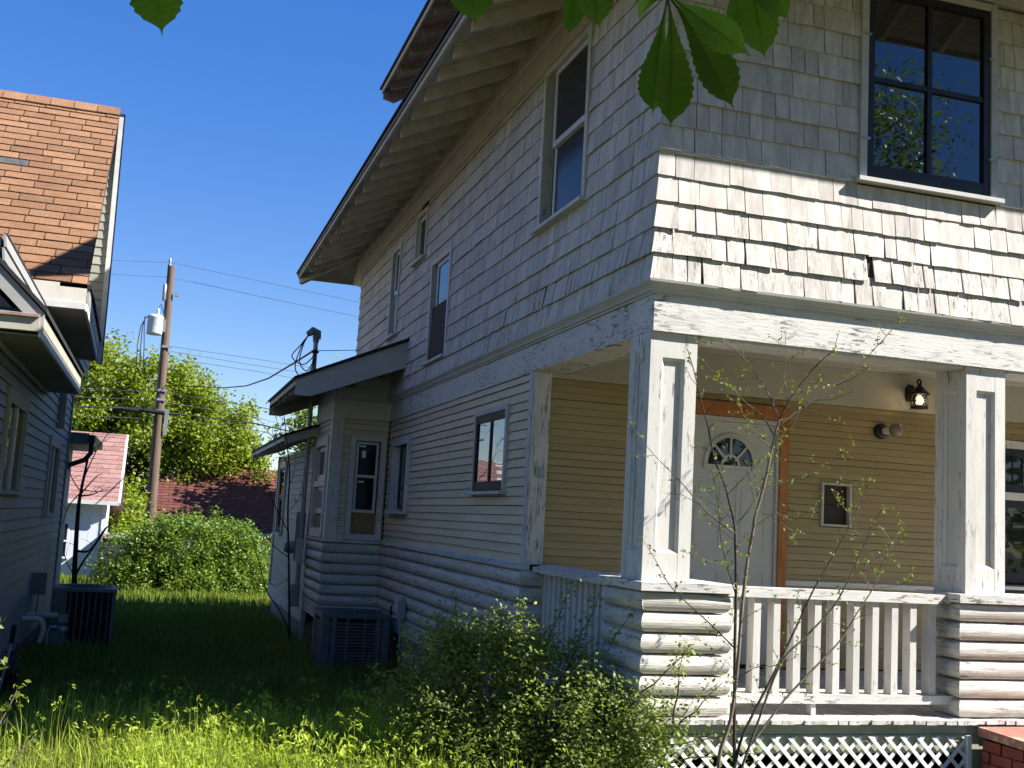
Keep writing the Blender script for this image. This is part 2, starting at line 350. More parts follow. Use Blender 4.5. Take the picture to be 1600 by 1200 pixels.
def blades(name, P, h, w, material, bend=.5, kind='stuff', segs=2):
    """grass blades rooted at P (n,3)"""
    n = len(P); a = rng.random(n)*2*np.pi; dirv = np.stack([np.cos(a), np.sin(a), np.zeros(n)], 1)
    s = np.stack([-np.sin(a), np.cos(a), np.zeros(n)], 1)
    h = np.asarray(h); bd = bend*rng.random(n); up = np.array([0, 0, 1.])
    m1 = P + up*(h*.55)[:, None] + dirv*(h*bd*.18)[:, None]; tp = P + up*(h*(1-.3*bd))[:, None] + dirv*(h*bd*.75)[:, None]
    W_ = (w*np.ones(n))[:, None]
    V = np.stack([P-s*W_*.5, P+s*W_*.5, m1+s*W_*.42, m1-s*W_*.42, tp], 1).reshape(-1, 3)
    me = bpy.data.meshes.new(name); me.vertices.add(5*n); me.vertices.foreach_set('co', V.ravel().astype(np.float32))
    idx = (np.arange(n)[:, None]*5 + np.array([[0, 1, 2, 3, 3, 2, 4]])).ravel().astype(np.int32)
    ls = (np.arange(n)[:, None]*7 + np.array([[0, 4]])).ravel().astype(np.int32)
    me.loops.add(7*n); me.loops.foreach_set('vertex_index', idx)
    me.polygons.add(2*n); me.polygons.foreach_set('loop_start', ls); me.polygons.foreach_set('loop_total', np.tile(np.array([4, 3], np.int32), n))
    me.update(calc_edges=True); me.validate()
    at = me.attributes.new('rnd', 'FLOAT', 'FACE'); at.data.foreach_set('value', np.repeat(rng.random(n), 2).astype(np.float32))
    me.materials.append(material)
    o = bpy.data.objects.new(name, me); COL.objects.link(o); o['kind'] = kind
    return o, tp

MT['screen'] = glass('insect_screen', (.035, .036, .040), 1.28, .14)
MT['glass_front'] = glass('front_window_glass', (.012, .014, .016), 1.8)
SAP= [([(0.282, -0.75, 0.332), (0.285, -0.738, 0.429), (0.28, -0.727, 0.764), (0.277, -0.715, 1.103), (0.279, -0.704, 1.449), (0.274, -0.692, 1.682), (0.269, -0.681, 1.816), (0.23, -0.669, 1.968), (0.199, -0.658, 2.073), (0.14, -0.646, 2.201), (0.1, -0.635, 2.379), (0.046, -0.623, 2.557), (0.005, -0.612, 2.713), (-0.041, -0.6, 2.856)], 0.014, 0.003), ([(0.203, -0.7, 0.422), (0.205, -0.714, 0.525), (0.256, -0.727, 0.696), (0.281, -0.741, 0.97), (0.296, -0.755, 1.361), (0.313, -0.768, 1.605), (0.339, -0.782, 1.805), (0.336, -0.795, 1.856), (0.376, -0.809, 2.023), (0.403, -0.823, 2.177), (0.43, -0.836, 2.344), (0.452, -0.85, 2.452)], 0.015, 0.008), ([(0.452, -0.85, 2.452), (0.427, -0.808, 2.549), (0.38, -0.767, 2.67), (0.319, -0.725, 2.766), (0.245, -0.683, 2.862), (0.143, -0.642, 2.918), (0.044, -0.6, 2.914)], 0.006, 0.002), ([(0.452, -0.85, 2.452), (0.495, -0.875, 2.561), (0.584, -0.9, 2.698), (0.687, -0.925, 2.826), (0.745, -0.95, 2.864)], 0.006, 0.002), ([(0.491, -0.87, 2.561), (0.481, -0.847, 2.683), (0.497, -0.823, 2.844), (0.507, -0.8, 2.995)], 0.004, 0.0015), ([(0.435, -0.83, 2.31), (0.516, -0.848, 2.386), (0.583, -0.865, 2.522), (0.637, -0.883, 2.633), (0.692, -0.9, 2.72)], 0.005, 0.002), ([(0.44, -0.84, 2.404), (0.633, -0.783, 2.532), (0.847, -0.727, 2.666), (1.068, -0.67, 2.812), (1.252, -0.613, 2.971), (1.425, -0.557, 3.127), (1.557, -0.5, 3.27)], 0.006, 0.002), ([(0.427, -0.83, 2.356), (0.365, -0.804, 2.467), (0.27, -0.778, 2.538), (0.189, -0.752, 2.618), (0.107, -0.726, 2.685), (-0.003, -0.7, 2.792)], 0.005, 0.002), ([(0.428, -0.82, 2.274), (0.272, -0.88, 2.353), (0.156, -0.94, 2.457), (0.082, -1.0, 2.526)], 0.004, 0.0015), ([(0.276, -0.68, 1.816), (0.391, -0.647, 1.929), (0.499, -0.615, 2.093), (0.57, -0.582, 2.221), (0.642, -0.55, 2.339)], 0.006, 0.002), ([(0.262, -0.7, 1.769), (0.16, -0.71, 1.822), (0.021, -0.72, 1.92), (-0.132, -0.73, 2.062), (-0.295, -0.74, 2.19), (-0.458, -0.75, 2.351)], 0.006, 0.0015), ([(0.227, -0.66, 1.991), (0.285, -0.73, 2.089), (0.349, -0.8, 2.186)], 0.004, 0.0015), ([(0.407, -0.8, 2.048), (0.569, -0.775, 2.094), (0.761, -0.75, 2.156), (0.914, -0.725, 2.264), (1.043, -0.7, 2.361)], 0.004, 0.0015), ([(0.379, -0.8, 1.894), (0.436, -0.85, 1.886), (0.511, -0.9, 1.913), (0.613, -0.95, 1.908)], 0.003, 0.0015), ([(0.423, -0.85, 1.885), (0.533, -0.825, 1.82), (0.643, -0.8, 1.784)], 0.003, 0.0015), ([(0.279, -0.75, 0.432), (0.333, -0.735, 0.607), (0.502, -0.72, 0.901), (0.613, -0.705, 1.086), (0.712, -0.69, 1.262), (0.826, -0.675, 1.466), (0.957, -0.66, 1.652), (1.063, -0.645, 1.815), (1.114, -0.63, 1.909), (1.195, -0.615, 2.025), (1.261, -0.6, 2.155)], 0.011, 0.002), ([(0.306, -0.75, 0.376), (0.321, -0.765, 0.446), (0.384, -0.78, 0.638), (0.534, -0.795, 1.027), (0.693, -0.81, 1.192), (0.856, -0.825, 1.361), (0.938, -0.84, 1.506), (1.008, -0.855, 1.663), (1.064, -0.87, 1.796), (1.067, -0.885, 1.837), (1.138, -0.9, 1.967)], 0.011, 0.002), ([(0.386, -0.78, 0.593), (0.596, -0.745, 0.814), (0.816, -0.71, 0.997), (1.015, -0.675, 1.161), (1.148, -0.64, 1.318), (1.299, -0.605, 1.491), (1.395, -0.57, 1.654), (1.492, -0.535, 1.783), (1.577, -0.5, 1.889)], 0.009, 0.002), ([(0.931, -0.85, 1.518), (1.079, -0.833, 1.629), (1.287, -0.817, 1.746), (1.37, -0.8, 1.834)], 0.004, 0.0015), ([(1.331, -0.55, 1.476), (1.468, -0.575, 1.495), (1.568, -0.6, 1.532)], 0.003, 0.0015), ([(1.135, -0.6, 1.909), (1.013, -0.65, 1.989), (0.929, -0.7, 2.058)], 0.003, 0.0015), ([(0.266, -0.73, 1.105), (0.136, -0.724, 1.216), (-0.02, -0.718, 1.336), (-0.149, -0.712, 1.445), (-0.24, -0.706, 1.578), (-0.332, -0.7, 1.711)], 0.006, 0.0015), ([(0.257, -0.73, 1.566), (0.128, -0.787, 1.587), (-0.031, -0.843, 1.617), (-0.111, -0.9, 1.649)], 0.003, 0.0015), ([(0.273, -0.73, 0.923), (0.369, -0.787, 1.0), (0.466, -0.843, 1.021), (0.561, -0.9, 1.075)], 0.003, 0.0015), ([(0.262, -0.73, 1.415), (0.168, -0.785, 1.588), (0.094, -0.84, 1.747), (0.046, -0.895, 1.91), (-0.014, -0.95, 2.065)], 0.004, 0.0015)]
SAP2= [([(-1.017, 9.9, -0.074), (-1.106, 9.9, 0.829), (-1.178, 9.9, 1.742), (-1.204, 9.9, 2.296), (-1.286, 9.9, 2.756), (-1.334, 9.9, 3.127)], 0.02, 0.006), ([(-1.157, 9.9, 1.467), (-1.368, 9.9, 1.823), (-1.586, 9.9, 2.271), (-1.856, 9.9, 2.806), (-2.021, 9.9, 3.164)], 0.008, 0.003), ([(-1.128, 9.9, 1.101), (-1.32, 9.9, 1.23), (-1.568, 9.9, 1.491), (-1.81, 9.9, 1.706)], 0.007, 0.003), ([(-1.264, 9.9, 2.478), (-1.441, 9.9, 2.745), (-1.594, 9.9, 2.938), (-1.797, 9.9, 3.183)], 0.007, 0.002), ([(-0.997, 9.9, 0.016), (-1.206, 9.9, 0.372), (-1.377, 9.9, 0.592), (-1.527, 9.9, 0.993), (-1.698, 9.9, 1.439)], 0.012, 0.004), ([(-1.198, 9.9, 2.11), (-1.13, 9.9, 2.301), (-1.141, 9.9, 2.673)], 0.005, 0.002), ([(-1.169, 9.9, 1.742), (-1.046, 9.9, 1.934), (-0.965, 9.9, 2.079)], 0.004, 0.002), ([(-1.103, 9.9, 0.783), (-1.277, 9.9, 0.686), (-1.392, 9.9, 0.772)], 0.004, 0.002), ([(-1.277, 9.9, 2.757), (-1.412, 9.9, 2.952), (-1.453, 9.9, 3.118)], 0.005, 0.002)]
SAP3= [([(-4.062, 11.5, 0.381), (-4.085, 11.5, 0.9), (-4.113, 11.5, 1.567), (-4.105, 11.5, 1.855), (-4.061, 11.5, 2.245), (-4.025, 11.5, 2.636)], 0.05, 0.012), ([(-4.094, 11.5, 0.995), (-3.896, 11.5, 1.004), (-3.701, 11.5, 1.349), (-3.527, 11.5, 1.454)], 0.02, 0.006), ([(-4.08, 11.5, 0.569), (-3.986, 11.5, 0.81), (-3.815, 11.5, 1.103), (-3.66, 11.5, 1.399)], 0.022, 0.006), ([(-4.105, 11.5, 1.855), (-4.248, 11.5, 1.655), (-4.31, 11.5, 1.365)], 0.012, 0.004), ([(-4.091, 11.5, 1.808), (-3.931, 11.5, 1.847), (-3.757, 11.5, 1.944)], 0.015, 0.004), ([(-4.128, 11.5, 1.902), (-4.277, 11.5, 2.133), (-4.368, 11.5, 2.61)], 0.01, 0.004), ([(-4.087, 11.5, 1.857), (-3.911, 11.5, 2.109), (-3.824, 11.5, 2.163)], 0.012, 0.005), ([(-4.114, 11.5, 1.951), (-3.947, 11.5, 2.495), (-3.751, 11.5, 2.852)], 0.01, 0.004), ([(-4.061, 11.5, 2.245), (-4.043, 11.5, 2.537), (-4.014, 11.5, 2.812)], 0.01, 0.004), ([(-4.058, 11.5, 0.617), (-4.192, 11.5, 0.801), (-4.282, 11.5, 1.081)], 0.01, 0.004), ([(-4.074, 11.5, 1.905), (-3.844, 11.5, 1.891), (-3.531, 11.5, 1.988)], 0.008, 0.003)]
CHEST= [((-2.337, -5.189, 2.579), [((-2.31, -5.072, 2.42), 0.3), ((-2.306, -5.173, 2.376), 0.34), ((-2.242, -5.248, 2.4), 0.34), ((-2.274, -5.318, 2.449), 0.3), ((-2.355, -5.08, 2.589), 0.3), ((-2.336, -5.097, 2.678), 0.3), ((-2.298, -5.209, 2.642), 0.3)]), ((-2.161, -5.108, 2.75), [((-2.132, -5.012, 2.593), 0.22), ((-2.125, -5.113, 2.547), 0.36), ((-2.128, -5.181, 2.588), 0.34), ((-2.05, -5.138, 2.719), 0.3), ((-2.181, -4.994, 2.737), 0.3)]), ((-2.455, -5.116, 2.698), [((-2.439, -5.038, 2.549), 0.26), ((-2.416, -5.108, 2.546), 0.4), ((-2.416, -5.176, 2.582), 0.3), ((-2.481, -5.037, 2.643), 0.3)]), ((-2.636, -5.061, 2.708), [((-2.607, -5.048, 2.541), 0.48), ((-2.653, -4.991, 2.618), 0.3), ((-2.57, -5.119, 2.587), 0.3)]), ((-3.118, -4.862, 2.727), [((-3.09, -4.844, 2.519), 0.46), ((-3.147, -4.774, 2.606), 0.3), ((-3.038, -4.929, 2.568), 0.3)])]
CHB= [(-4.857, -3.716, 4.13), (-4.065, -4.29, 3.419), (-3.302, -4.696, 3.102), (-2.869, -4.875, 3.049), (-2.457, -5.047, 2.986), (-2.122, -5.1, 3.004), (-1.777, -5.165, 3.089)]
WIRES= [[(-6.887, 28.0, 8.73), (-4.835, 29.0, 9.025), (-3.244, 30.0, 9.37)], [(-3.244, 30.0, 9.37), (-0.507, 30.667, 9.244), (3.029, 31.333, 9.028), (7.843, 32.0, 8.672)], [(-6.837, 28.0, 8.224), (-4.794, 29.0, 8.592), (-3.279, 30.0, 8.889)], [(-3.2, 30.0, 8.878), (-2.463, 30.5, 8.916), (-0.442, 31.0, 8.795), (3.093, 31.5, 8.546), (7.878, 32.0, 8.088)], [(-3.006, 30.0, 6.699), (-0.294, 30.667, 6.637), (1.786, 31.333, 6.593), (5.153, 32.0, 6.44)], [(-2.992, 30.0, 6.537), (-0.277, 30.667, 6.427), (2.348, 31.333, 6.338), (5.168, 32.0, 6.214)], [(-3.01, 30.0, 6.311), (-1.496, 30.5, 6.291), (-0.236, 31.0, 6.278), (2.391, 31.5, 6.096), (5.191, 32.0, 5.875)], [(-6.842, 28.0, 4.856), (-5.455, 29.0, 5.022), (-3.089, 30.0, 5.249)], [(-6.82, 28.0, 4.636), (-5.557, 29.0, 4.782), (-3.064, 30.0, 4.968)], [(-6.792, 28.0, 4.362), (-5.53, 29.0, 4.496), (-3.076, 30.0, 4.685)], [(-6.766, 28.0, 4.107), (-5.504, 29.0, 4.23), (-3.05, 30.0, 4.386)], [(-3.07, 30.0, 5.251), (-1.597, 30.5, 5.138), (-0.141, 31.0, 5.116), (1.612, 31.5, 4.935), (3.46, 32.0, 4.677)], [(-3.048, 30.0, 4.587), (-2.345, 30.5, 4.622), (-0.095, 31.0, 4.548), (1.659, 31.5, 4.332), (3.513, 32.0, 3.947)], [(-3.031, 30.0, 4.387), (-1.526, 30.667, 4.391), (-0.052, 31.333, 4.361), (2.187, 32.0, 3.962)], [(-3.06, 30.0, 4.928), (-1.566, 30.667, 4.864), (-0.086, 31.333, 4.785), (2.154, 32.0, 4.399)]]
DROP= [(-0.91, 10.2, 4.203), (-0.927, 13.0, 4.324), (-1.0, 17.0, 4.474), (-1.173, 21.0, 4.699), (-1.5, 25.0, 5.018), (-3.049, 30.0, 5.455)]
DROP2= [[(-0.901, 10.25, 4.181), (0.044, 12.2, 4.541)], [(-1.261, 10.3, 3.115), (-0.625, 20.0, 3.338), (-0.167, 30.0, 3.184)]]
# ---------------------------------------------------------------- ground
mb = MB(); ys = [-900, -60, -8, 0, .7, 1.4, 2.1, 2.8, 3.5, 4.2, 5, 6, 9, 15, 25, 60, 1500]; xs = [-900, -30, -8, 0, 8, 30, 900]
vs = [(x, y, float(ground_z(x, y))) for y in ys for x in xs]; nx = len(xs)
mb.add(vs, [(j*nx+i, j*nx+i+1, (j+1)*nx+i+1, (j+1)*nx+i) for j in range(len(ys)-1) for i in range(nx-1)], .5)
mb.build('ground', MT['ground'], kind='structure')

# ---------------------------------------------------------------- the big house
SIDE = Frame((0, 0, 0), (0, 1, 0), (-1, 0, 0)); FRONT = Frame((0, 0, 0), (1, 0, 0), (0, -1, 0))
BAYF = Frame((0, 8.75, 0), (1, 0, 0), (0, -1, 0)); BAYS = Frame((-.78, 0, 0), (0, 1, 0), (-1, 0, 0))
PORCH = Frame((0, 2.45, 0), (1, 0, 0), (0, -1, 0))
house = thing('house', 'large white two storey house with peeling shingles, log base and front porch', 'house', (3.7, 6, 0))
XR = 7.5
# wall cores
MB().box(.08, XR, .08, 12.0, 3.39, 6.32).build('wall', MT['core'], house)
MB().box(.08, XR, 2.53, 12.0, .36, 3.388).build('wall', MT['core'], house)
MB().box(-.70, .078, 8.83, 10.38, .36, 3.36).build('wall', MT['core'], house)
MB().box(-.70, 6, 10.60, 15.55, .2, 2.80).build('wall', MT['core'], house)
MB().box(.03, XR, 2.5, 11.9, -.6, .358).build('foundation', MT['concrete'], house)
# shingles -----------------------------------------------------
def flare(z): return .036*max(0, (4.31-z)/.91)**1.7
RECT_F = [(1.53, 2.72, 4.28, 5.85), (3.75, 4.95, 4.28, 5.85)]
RECT_S = [(1.35, 2.50, 4.32, 5.78), (5.64, 6.62, 3.62, 4.90), (7.05, 7.70, 5.07, 5.74), (8.65, 9.25, 4.30, 5.60)]
pieces = []
for F, ulen, rects, key in ((FRONT, XR, RECT_F, 0), (SIDE, 12.05, RECT_S, 1)):
    for k in range(14):
        z0 = 3.40 + .18*k
        if z0 > 5.78: break
        zt = min(z0+.18, 5.80); u = 0.; wave = random.uniform(0, 6)
        while u < ulen-.01:
            wd = random.choice((random.uniform(.085, .16), random.uniform(.13, .30))); u1 = min(u+wd, ulen)
            if ulen-u1 < .05: u1 = ulen
            for p in cut([(u, u1, z0, zt, zt+.03)], rects):
                dz = .004*math.sin(u*2.3+wave) + random.uniform(-.003, .003)
                pieces.append((F, key, p, dz, k, abs(p[0]) < 1e-6))
            u = u1
def shingle_geo(mb, F, p, dz, k, corner):
    u0, u1, z0, z1, zt = p
    low = k <= 2
    gap = random.uniform(.0012, .0035) if not low else random.choice((.0015, .003, .005, .009 if k < 2 else .004))
    lift = .018 + random.uniform(0, .006) + (random.uniform(0, .010) if low else 0) + (.005 if k % 2 else 0)
    db = flare(z0) + lift; dt = flare(zt) + .005; th = .011
    a = u0 if corner else u0+gap; bb = u1-gap
    sk = random.uniform(-.006, .006) if low else random.uniform(-.0015, .0015)
    zb = z0 + dz; l2 = random.uniform(-.004, .004) + (random.uniform(-.005, .006) if low else 0)
    m0 = 1 if corner else 0
    mid = (a+bb)/2; dm = random.uniform(-.003, .004)
    j0, j1, jm = (random.uniform(-.003, .003) for _ in range(3))
    P = []
    for (d_in, z, us, lifts) in ((1, zb, sk, (0, dm, l2)), (0, zt, 0, (0, 0, 0))):
        for i, uu in enumerate((a, mid, bb)):
            D = (db if d_in else dt) + lifts[i]; mm = m0 if i == 0 else 0
            zz = z + ((j0, jm, j1)[i] if d_in else 0)
            uo = uu + (us if not (corner and i == 0) else 0)
            P.append(F(uo - mm*D, zz, D)); P.append(F(uo - mm*(D-th), zz, D-th))
    # order per column: outer, inner ; rows bottom(0..5) top(6..11)
    fs = []
    for i in (0, 2): fs += [(i, i+2, i+8, i+6), (i+1, i+7, i+9, i+3), (i, i+1, i+3, i+2)]
    fs += [(0, 6, 7, 1), (4, 5, 11, 10)]
    mb.add(P, fs)
def importance(F, p):
    c = Vector(F((p[0]+p[1])/2, (p[2]+p[3])/2, 0)); d = c - CAM
    q = Vector((rt.dot(d), dn.dot(d), fw.dot(d)))
    if q.z < .1: return 0
    x, y = 1757.9*q.x/q.z, 1757.9*q.y/q.z
    if abs(x) > 820 or abs(y) > 620: return 0
    return (p[1]-p[0])*(p[3]-p[2])*abs(d.normalized().dot(F.n))/d.length_squared
order = sorted(range(len(pieces)), key=lambda i: -importance(pieces[i][0], pieces[i][2]))
top = set(order[:298]); rest = {True: MB(), False: MB()}
GAPS = [(SIDE, 2.16, 3.65), (FRONT, 1.52, 3.66)]
for i, (F, key, p, dz, k, corner) in enumerate(pieces):
    if any(g[0] is F and p[0] < g[1] < p[1] and p[2] < g[2] < p[3] for g in GAPS):   # a sliver of shingle has fallen out
        p = (p[0], max(p[0]+.05, p[1]-.045), *p[2:])
    worn = k <= 1 or (k == 2 and random.random() < .4)
    mm = MT['shingle_worn'] if worn else MT['shingle']
    if i in top:
        mb = MB(); shingle_geo(mb, F, p, dz, k, corner); mb.build('shingle', mm, house)
    else: shingle_geo(rest[worn], F, p, dz, k, corner)
rest[True].build('shingle', MT['shingle_worn'], house, kind='stuff'); rest[False].build('shingle', MT['shingle'], house, kind='stuff')
# backing under the shingles
mb = MB()
for F, ul in ((FRONT, XR), (SIDE, 12.05)):
    mb.prof(F, -.0, ul, [(3.40, -.079), (3.40, flare(3.4)), (3.7, flare(3.7)), (4.0, flare(4.0)), (4.31, 0), (4.32, -.079)], m0=1)
mb.build('sheathing', MT['core'], house)
MB().fbox(FRONT, -.03, 1.5, 4.288, 4.312, -.02, .022).build('ledge', MT['trim'], house)
MB().fbox(FRONT, 2.75, 3.72, 4.288, 4.312, -.02, .022).build('ledge', MT['paint_h'], house)
# frieze boards under the eaves
MB().prof(SIDE, 0, 12.05, [(5.80, -.06), (5.80, .035), (6.02, .035), (6.02, .05), (6.06, .06), (6.10, .05), (6.10, .03), (6.3, .03), (6.3, -.06)], 1, 1).build('frieze_board', MT['frieze'], house)
MB().prof(FRONT, 0, XR, [(5.86, -.06), (5.86, .035), (6.02, .035), (6.02, .05), (6.06, .06), (6.10, .05), (6.10, .03), (6.3, .03), (6.3, -.06)], 1, 1).build('frieze_board', MT['trim'], house)
# belt moulding and frieze over the first floor
mold = [(3.315, 0), (3.315, .012), (3.33, .014), (3.335, .028), (3.35, .032), (3.372, .048), (3.385, .062), (3.402, .066), (3.402, 0)]
MB().prof(SIDE, 0, 8.75, mold, 1, 0).build('belt_moulding', MT['trim'], house)
MB().prof(FRONT, 0, XR, mold, 1, 0).build('belt_moulding', MT['trim'], house)
MB().prof(SIDE, .342, 8.75, [(3.07, -.34), (3.07, 0), (3.312, 0), (3.312, -.06)], 0, 0).build('frieze_board', MT['paint_peel'], house)
MB().box(.0, XR, .0, .34, 3.068, 3.40).build('porch_beam', MT['paint_peel'], house)
MB().box(.30, .345, .345, 2.44, 3.066, 3.39).build('porch_beam', MT['ceil'], house)
MB().fbox(FRONT, .36, 2.46, 3.048, 3.068, -.30, -.02).build('beam_trim', MT['trim'], house)
MB().fbox(FRONT, 2.86, XR, 3.048, 3.068, -.30, -.02).build('beam_trim', MT['trim'], house)
# first floor side wall
RECT_1 = [(3.12, 4.26, 2.02, 2.85), (7.30, 8.36, 1.80, 2.79)]
clapboards(SIDE, house, 2.56, 8.735, 1.415, 3.07, .0835, MT['siding'], RECT_1, split=3, thick=.024)
MB().prof(SIDE, 2.45, 8.75, [(1.372, -.05), (1.372, .055), (1.392, .06), (1.418, .0), (1.418, -.05)], 0, -1).build('water_table', MT['paint_peel'], house)
# corner board of the house at the porch
MB().box(.0, .155, 2.43, 2.46, 1.42, 3.066).build('corner_board', MT['paint_peel_v'], house)
MB().box(-.004, .02, 2.462, 2.56, 1.42, 3.066).build('corner_board', MT['paint_peel_v'], house)
MB().fbox(PORCH, .075, .125, 2.15, 2.24, .022, .05).build('outlet_box', MT['greybox'], house)
# logs ---------------------------------------------------------
def log(F, u0, u1, z0, z1, base, bulge, m0=0, m1=0, mm='log'):
    h = z1-z0; j = random.uniform(-.006, .005); n = max(2, int((u1-u0)/.22)+1); N = 11; vs = []; fs = []; ph = random.uniform(0, 9)
    for k in range(n+1):
        t_ = k/n; u = u0 + (u1-u0)*t_; end = k in (0, n)
        wd = 0 if end else .005*math.sin(u*3.1+ph) + random.uniform(-.003, .003); wz = 0 if end else .003*math.sin(u*2.3+ph*2) + random.uniform(-.0015, .0015)
        for i in range(N):
            if i in (0, N-1): z, d = (z0 if i == 0 else z1), base-.05
            else:
                t = (i-1)/(N-3); z = z0 + h*t + wz*math.sin(math.pi*t) + (.0035 if i == 1 else (-.0035 if i == N-2 else 0)); d = base + (bulge+j+wd)*math.sin(math.pi*(.04+.92*t))**.62 - (.012 if i in (1, N-2) else 0)
            uu = u - m0*d if k == 0 else (u + m1*d if k == n else u); vs.append(F(uu, z, d))
    for k in range(n):
        for i in range(N): a = k*N+i; b_ = k*N+(i+1) % N; fs.append((a, b_, b_+N, a+N))
    fs += [tuple(range(N-1, -1, -1)), tuple(range(n*N, n*N+N))]
    mb = MB(); mb.add(vs, fs); return mb.build('log', MT[mm], house)
zs = [.52 + (1.372-.52)*i/6 for i in range(7)]
for i in range(6):
    j = random.uniform(3.5, 7.2)
    log(SIDE, 2.45, j-.002, zs[i], zs[i+1], 0, .045, 1, 0); log(SIDE, j+.002, 8.75, zs[i], zs[i+1], 0, .045, 0, -1)
    log(BAYF, -.78, 0, zs[i], zs[i+1], 0, .045, 1, -1); log(BAYS, 8.75, 10.46, zs[i], zs[i+1], 0, .045, 1, 0)
    log(PORCH, .0, .16, zs[i], zs[i+1], .0, .045, 1, 0)
MB().prof(SIDE, 2.45, 8.75, [(.33, -.05), (.33, .03), (.49, .03), (.495, .05), (.52, .05), (.52, -.05)], 1, -1).build('skirt_board', MT['paint_h'], house)
MB().prof(BAYF, -.78, 0, [(.33, -.05), (.33, .03), (.49, .03), (.495, .05), (.52, .05), (.52, -.05)], 1, -1).build('skirt_board', MT['paint_h'], house)
MB().prof(BAYS, 8.75, 10.46, [(.33, -.05), (.33, .03), (.49, .03), (.495, .05), (.52, .05), (.52, -.05)], 1, 0).build('skirt_board', MT['paint_h'], house)
# the bay ------------------------------------------------------
MB().prof(BAYF, -.78, 0, [(1.372, -.05), (1.372, .055), (1.392, .06), (1.418, .0), (1.418, -.05)], 1, -1).build('water_table', MT['paint_peel'], house)
MB().prof(BAYS, 8.75, 10.46, [(1.372, -.05), (1.372, .055), (1.392, .06), (1.418, .0), (1.418, -.05)], 1, 0).build('water_table', MT['paint_peel'], house)
clapboards(BAYF, house, -.64, -.005, 1.42, 3.07, .0835, MT['siding'], [(-.535, -.03, 1.40, 2.85)], thick=.024)
clapboards(BAYS, house, 8.89, 10.46, 1.42, 3.07, .0835, MT['siding'], [(8.97, 10.25, 1.40, 2.83)])
MB().fbox(BAYF, -.80, -.64, 1.419, 3.07, -.06, .012).build('corner_board', MT['paint_v'], house)
MB().fbox(BAYS, 8.74, 8.89, 1.419, 3.07, -.06, .018).build('corner_board', MT['paint_v'], house)
MB().prof(BAYF, -.78, 0, [(3.07, -.06), (3.07, .012), (3.33, .012), (3.333, -.06)], 1, 0).build('frieze_board', MT['paint_h'], house)
MB().prof(BAYS, 8.75, 10.46, [(3.07, -.06), (3.07, .012), (3.33, .012), (3.333, -.06)], 1, 0).build('frieze_board', MT['paint_h'], house)
for i in range(3):
    a, c = 3.336 + .17*i, 3.334 + .17*(i+1); uc = -.78 + max(0, (c-3.56))/.44
    MB().fbox(BAYF, uc, 0.02, a, c, -.05, .008).build('gable_board', MT['trim'], house)
MB().fbox(BAYS, 8.76, 10.46, 3.336, 3.56, -.05, .008).build('gable_board', MT['trim'], house)
# bay roof (shed, rakes at y 7.8 and 11.3), falls from z 4.08 at the wall to 3.44 at x -1.44
def roof_slab(x0, z0, x1, z1, y0, y1, th, material, name): 
    mb = MB(); mb.hexa([(x0, y0, z0-th), (x1, y0, z1-th), (x1, y1, z1-th), (x0, y1, z0-th), (x0, y0, z0), (x1, y0, z1), (x1, y1, z1), (x0, y1, z0)]); return mb.build(name, material, house)
roof_slab(-1.47, 3.47, .06, 4.15, 7.74, 11.36, .035, MT['roofedge'], 'bay_roof')
roof_slab(-1.43, 3.45, .0, 4.085, 7.84, 11.26, .025, MT['soffit'], 'soffit')
for yy in (7.78, 11.26):
    mb = MB(); mb.extr([(.03, yy, 4.09), (-1.44, yy, 3.445), (-1.44, yy, 3.235), (-1.24, yy, 3.235), (.03, yy, 3.74)], (0, .045, 0)); mb.build('rake_board', MT['trim'], house)
MB().box(-1.445, -1.42, 7.83, 11.255, 3.37, 3.45).build('fascia', MT['trim'], house)
for i in range(8):
    y = 8.1 + i*.42; mb = MB(); mb.extr([(-1.40, y, 3.435), (-1.40, y, 3.33), (-.75, y, 3.60), (-.75, y, 3.72)], (0, .045, 0)); mb.build('rafter', MT['trim'], house)
# eaves of the main roof ---------------------------------------
SL = .48; EZ = 5.93
def zs_(x): return 5.845 + SL*(x+.98)
FY = .83
for k in range(11):
    a = -.955 + .097*k; c = a + .094
    fa, fc_ = a*FY, c*FY
    mb = MB(); th = .018
    mb.hexa([(a, fa, zs_(a)), (c, fc_, zs_(c)), (c, 12.05-c, zs_(c)), (a, 12.05-a, zs_(a)), (a, fa, zs_(a)+th), (c, fc_, zs_(c)+th), (c, 12.05-c, zs_(c)+th), (a, 12.05-a, zs_(a)+th)]); mb.build('soffit_board', MT['soffit'], house)
    mb = MB(); mb.hexa([(a, fa, zs_(a)), (XR-a, fa, zs_(a)), (XR-c, fc_, zs_(c)), (c, fc_, zs_(c)), (a, fa, zs_(a)+th), (XR-a, fa, zs_(a)+th), (XR-c, fc_, zs_(c)+th), (c, fc_, zs_(c)+th)]); mb.build('soffit_board', MT['soffit'], house)
    mb = MB(); q = 12.05
    mb.hexa([(a, q-a, zs_(a)), (XR-a, q-a, zs_(a)), (XR-c, q-c, zs_(c)), (c, q-c, zs_(c)), (a, q-a, zs_(a)+th), (XR-a, q-a, zs_(a)+th), (XR-c, q-c, zs_(c)+th), (c, q-c, zs_(c)+th)]); mb.build('soffit_board', MT['soffit'], house)
y = -.35
while y < 12.3:
    yj = y + random.uniform(-.015, .015); xe = .06
    if y < 0: xe = max(-.6, y/FY)
    if y > 12.05: xe = 12.05 - y
    if xe > -.8:
        mb = MB(); mb.extr([(-.88, yj, zs_(-.88)-.001), (-.88, yj, zs_(-.88)-.125), (xe, yj, zs_(xe)-.14), (xe, yj, zs_(xe)-.001)], (0, .048, 0)); mb.build('rafter', MT['rafter'], house)
    y += .565
x = .5
